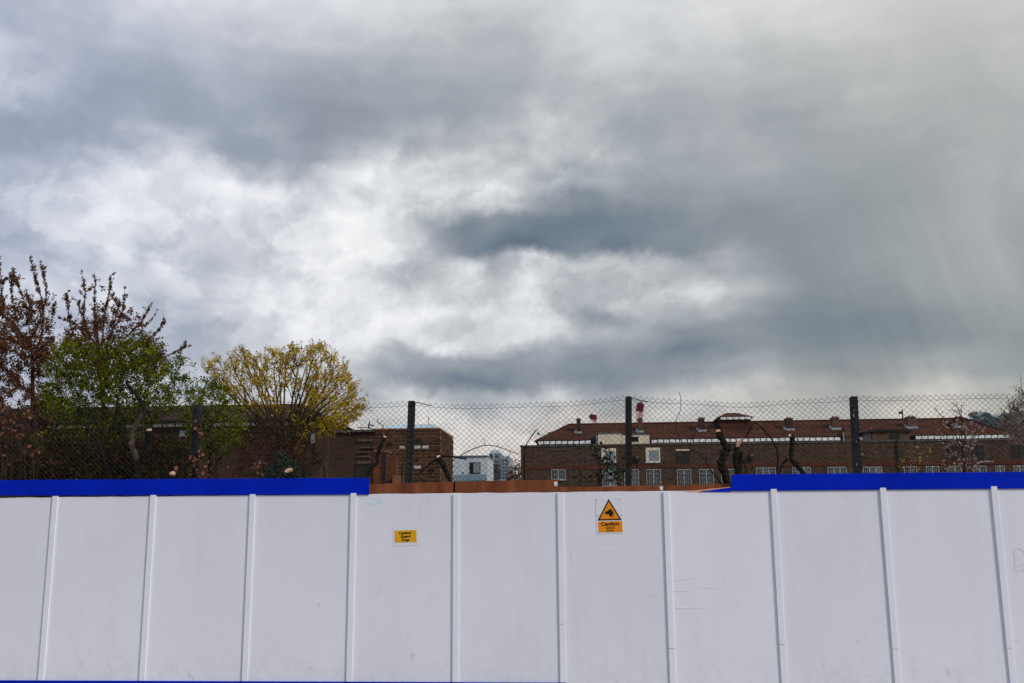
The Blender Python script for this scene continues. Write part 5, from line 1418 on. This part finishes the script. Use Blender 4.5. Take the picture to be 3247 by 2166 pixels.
# cherry with pale pink blossom, yellow sprig, bare tree and far wood at the right
rng = random.Random(91); Y = 16.5
b = base_at(3060, Y); T = Tree(b, 91, bias=.4, r_tip=.004)
T.trunk([b, pp(3062, 1540, Y), pp(3060, 1480, Y), pp(3052, 1430, Y)], [.03, .022, .014])
for q in ([(3052, 1430), (3030, 1380), (2985, 1320), (2962, 1292)], [(3052, 1430), (3050, 1370), (3048, 1310), (3050, 1284)], [(3052, 1430), (3060, 1380), (3040, 1300), (3022, 1278)], [(3058, 1460), (3085, 1400), (3100, 1350), (3108, 1330)]):
    pts = smooth_path([pp(a, c, Y) for a, c in q], 5); T.paths.append((pts, list(np.linspace(.011, .005, len(pts)))))
    for p in pts: T.nodes.append(p); T.plen.append(.5); T.rad.append(.006)
    T.ends.append((pts, .9))
for t in by_dist(tips_in([(2965, 1370), (3000, 1300), (3060, 1290), (3130, 1330), (3095, 1390), (3080, 1420), (3110, 1470), (3100, 1520), (2990, 1520), (2970, 1440), (2985, 1400)], Y, 1.0, 95, rng), b): T.add_tip(t, zmin=1)
A = [p + np.array([rng.gauss(0, .02) for _ in range(3)]) for p in T.anchors(.12, .35)]
T.build('cherry_tree', 'slender pink white blossoming cherry in front of the right end of the red roof', 'tree', MT['twig'], MT['petal'], A, .028, 6, .022, crown='blossom', ar=1.1)
sg_ = thing('flowering_sprig', 'few thin twigs dotted with small yellow flowers by the drainpipe', 'sprig', (P(2890, 1520, 15).x, 15, 0))
m = MB(); A = []
for q in ([(2880, 1540), (2870, 1470), (2885, 1430), (2920, 1415)], [(2890, 1540), (2905, 1470), (2915, 1440)], [(2880, 1540), (2862, 1480), (2858, 1455)], [(2900, 1540), (2935, 1450), (2945, 1418)]):
    pts = smooth_path([np.array((P(q[0][0], 1540, 15).x, 15, 0))] + [pp(a, c, 15) for a, c in q], 4); m.tube(pts, .004, 4)
    A += [pts[-k] for k in range(1, 8)]
m.build('stem', MT['twig'], sg_)
v, f = leaf_quads(A, .028, 2, .03, 5); m = MB(); m.v = [tuple(q) for q in v]; m.f = f.tolist(); m.m = [0] * len(m.f); m.build('blossom', MT['petal_y'], sg_, kind='stuff')
leafy('bare_tree', 'brown mottled twiggy tree cut by the right edge of the view', 'tree', 3290, 45, 97, [(3288, 1560), (3285, 1440), (3280, 1360)], [.3, .22, .14],
      [([(3150, 1350), (3175, 1300), (3205, 1268), (3240, 1235), (3330, 1215), (3420, 1260), (3420, 1400), (3200, 1400)], 420)],
      'leaf_bare', .06, 2, .16, .10, wood='twig_pale', r_tip=.011, zmin=2, dY=4, tw=(5, .6))
# brown thicket at the foot of the gap
leafy('thicket', 'reddish brown thicket in the gap at the left end of the long block', 'bush', 1632, 60, 101, [(1632, 1560), (1632, 1530)], [.12, .08],
      [([(1610, 1500), (1622, 1470), (1640, 1462), (1655, 1475), (1660, 1540), (1605, 1540)], 90)], 'leaf_brown', .14, 2, .3, .15, zmin=.3, r_tip=.014, tw=(2, .5), dY=2)
# far wood on the rise at the right
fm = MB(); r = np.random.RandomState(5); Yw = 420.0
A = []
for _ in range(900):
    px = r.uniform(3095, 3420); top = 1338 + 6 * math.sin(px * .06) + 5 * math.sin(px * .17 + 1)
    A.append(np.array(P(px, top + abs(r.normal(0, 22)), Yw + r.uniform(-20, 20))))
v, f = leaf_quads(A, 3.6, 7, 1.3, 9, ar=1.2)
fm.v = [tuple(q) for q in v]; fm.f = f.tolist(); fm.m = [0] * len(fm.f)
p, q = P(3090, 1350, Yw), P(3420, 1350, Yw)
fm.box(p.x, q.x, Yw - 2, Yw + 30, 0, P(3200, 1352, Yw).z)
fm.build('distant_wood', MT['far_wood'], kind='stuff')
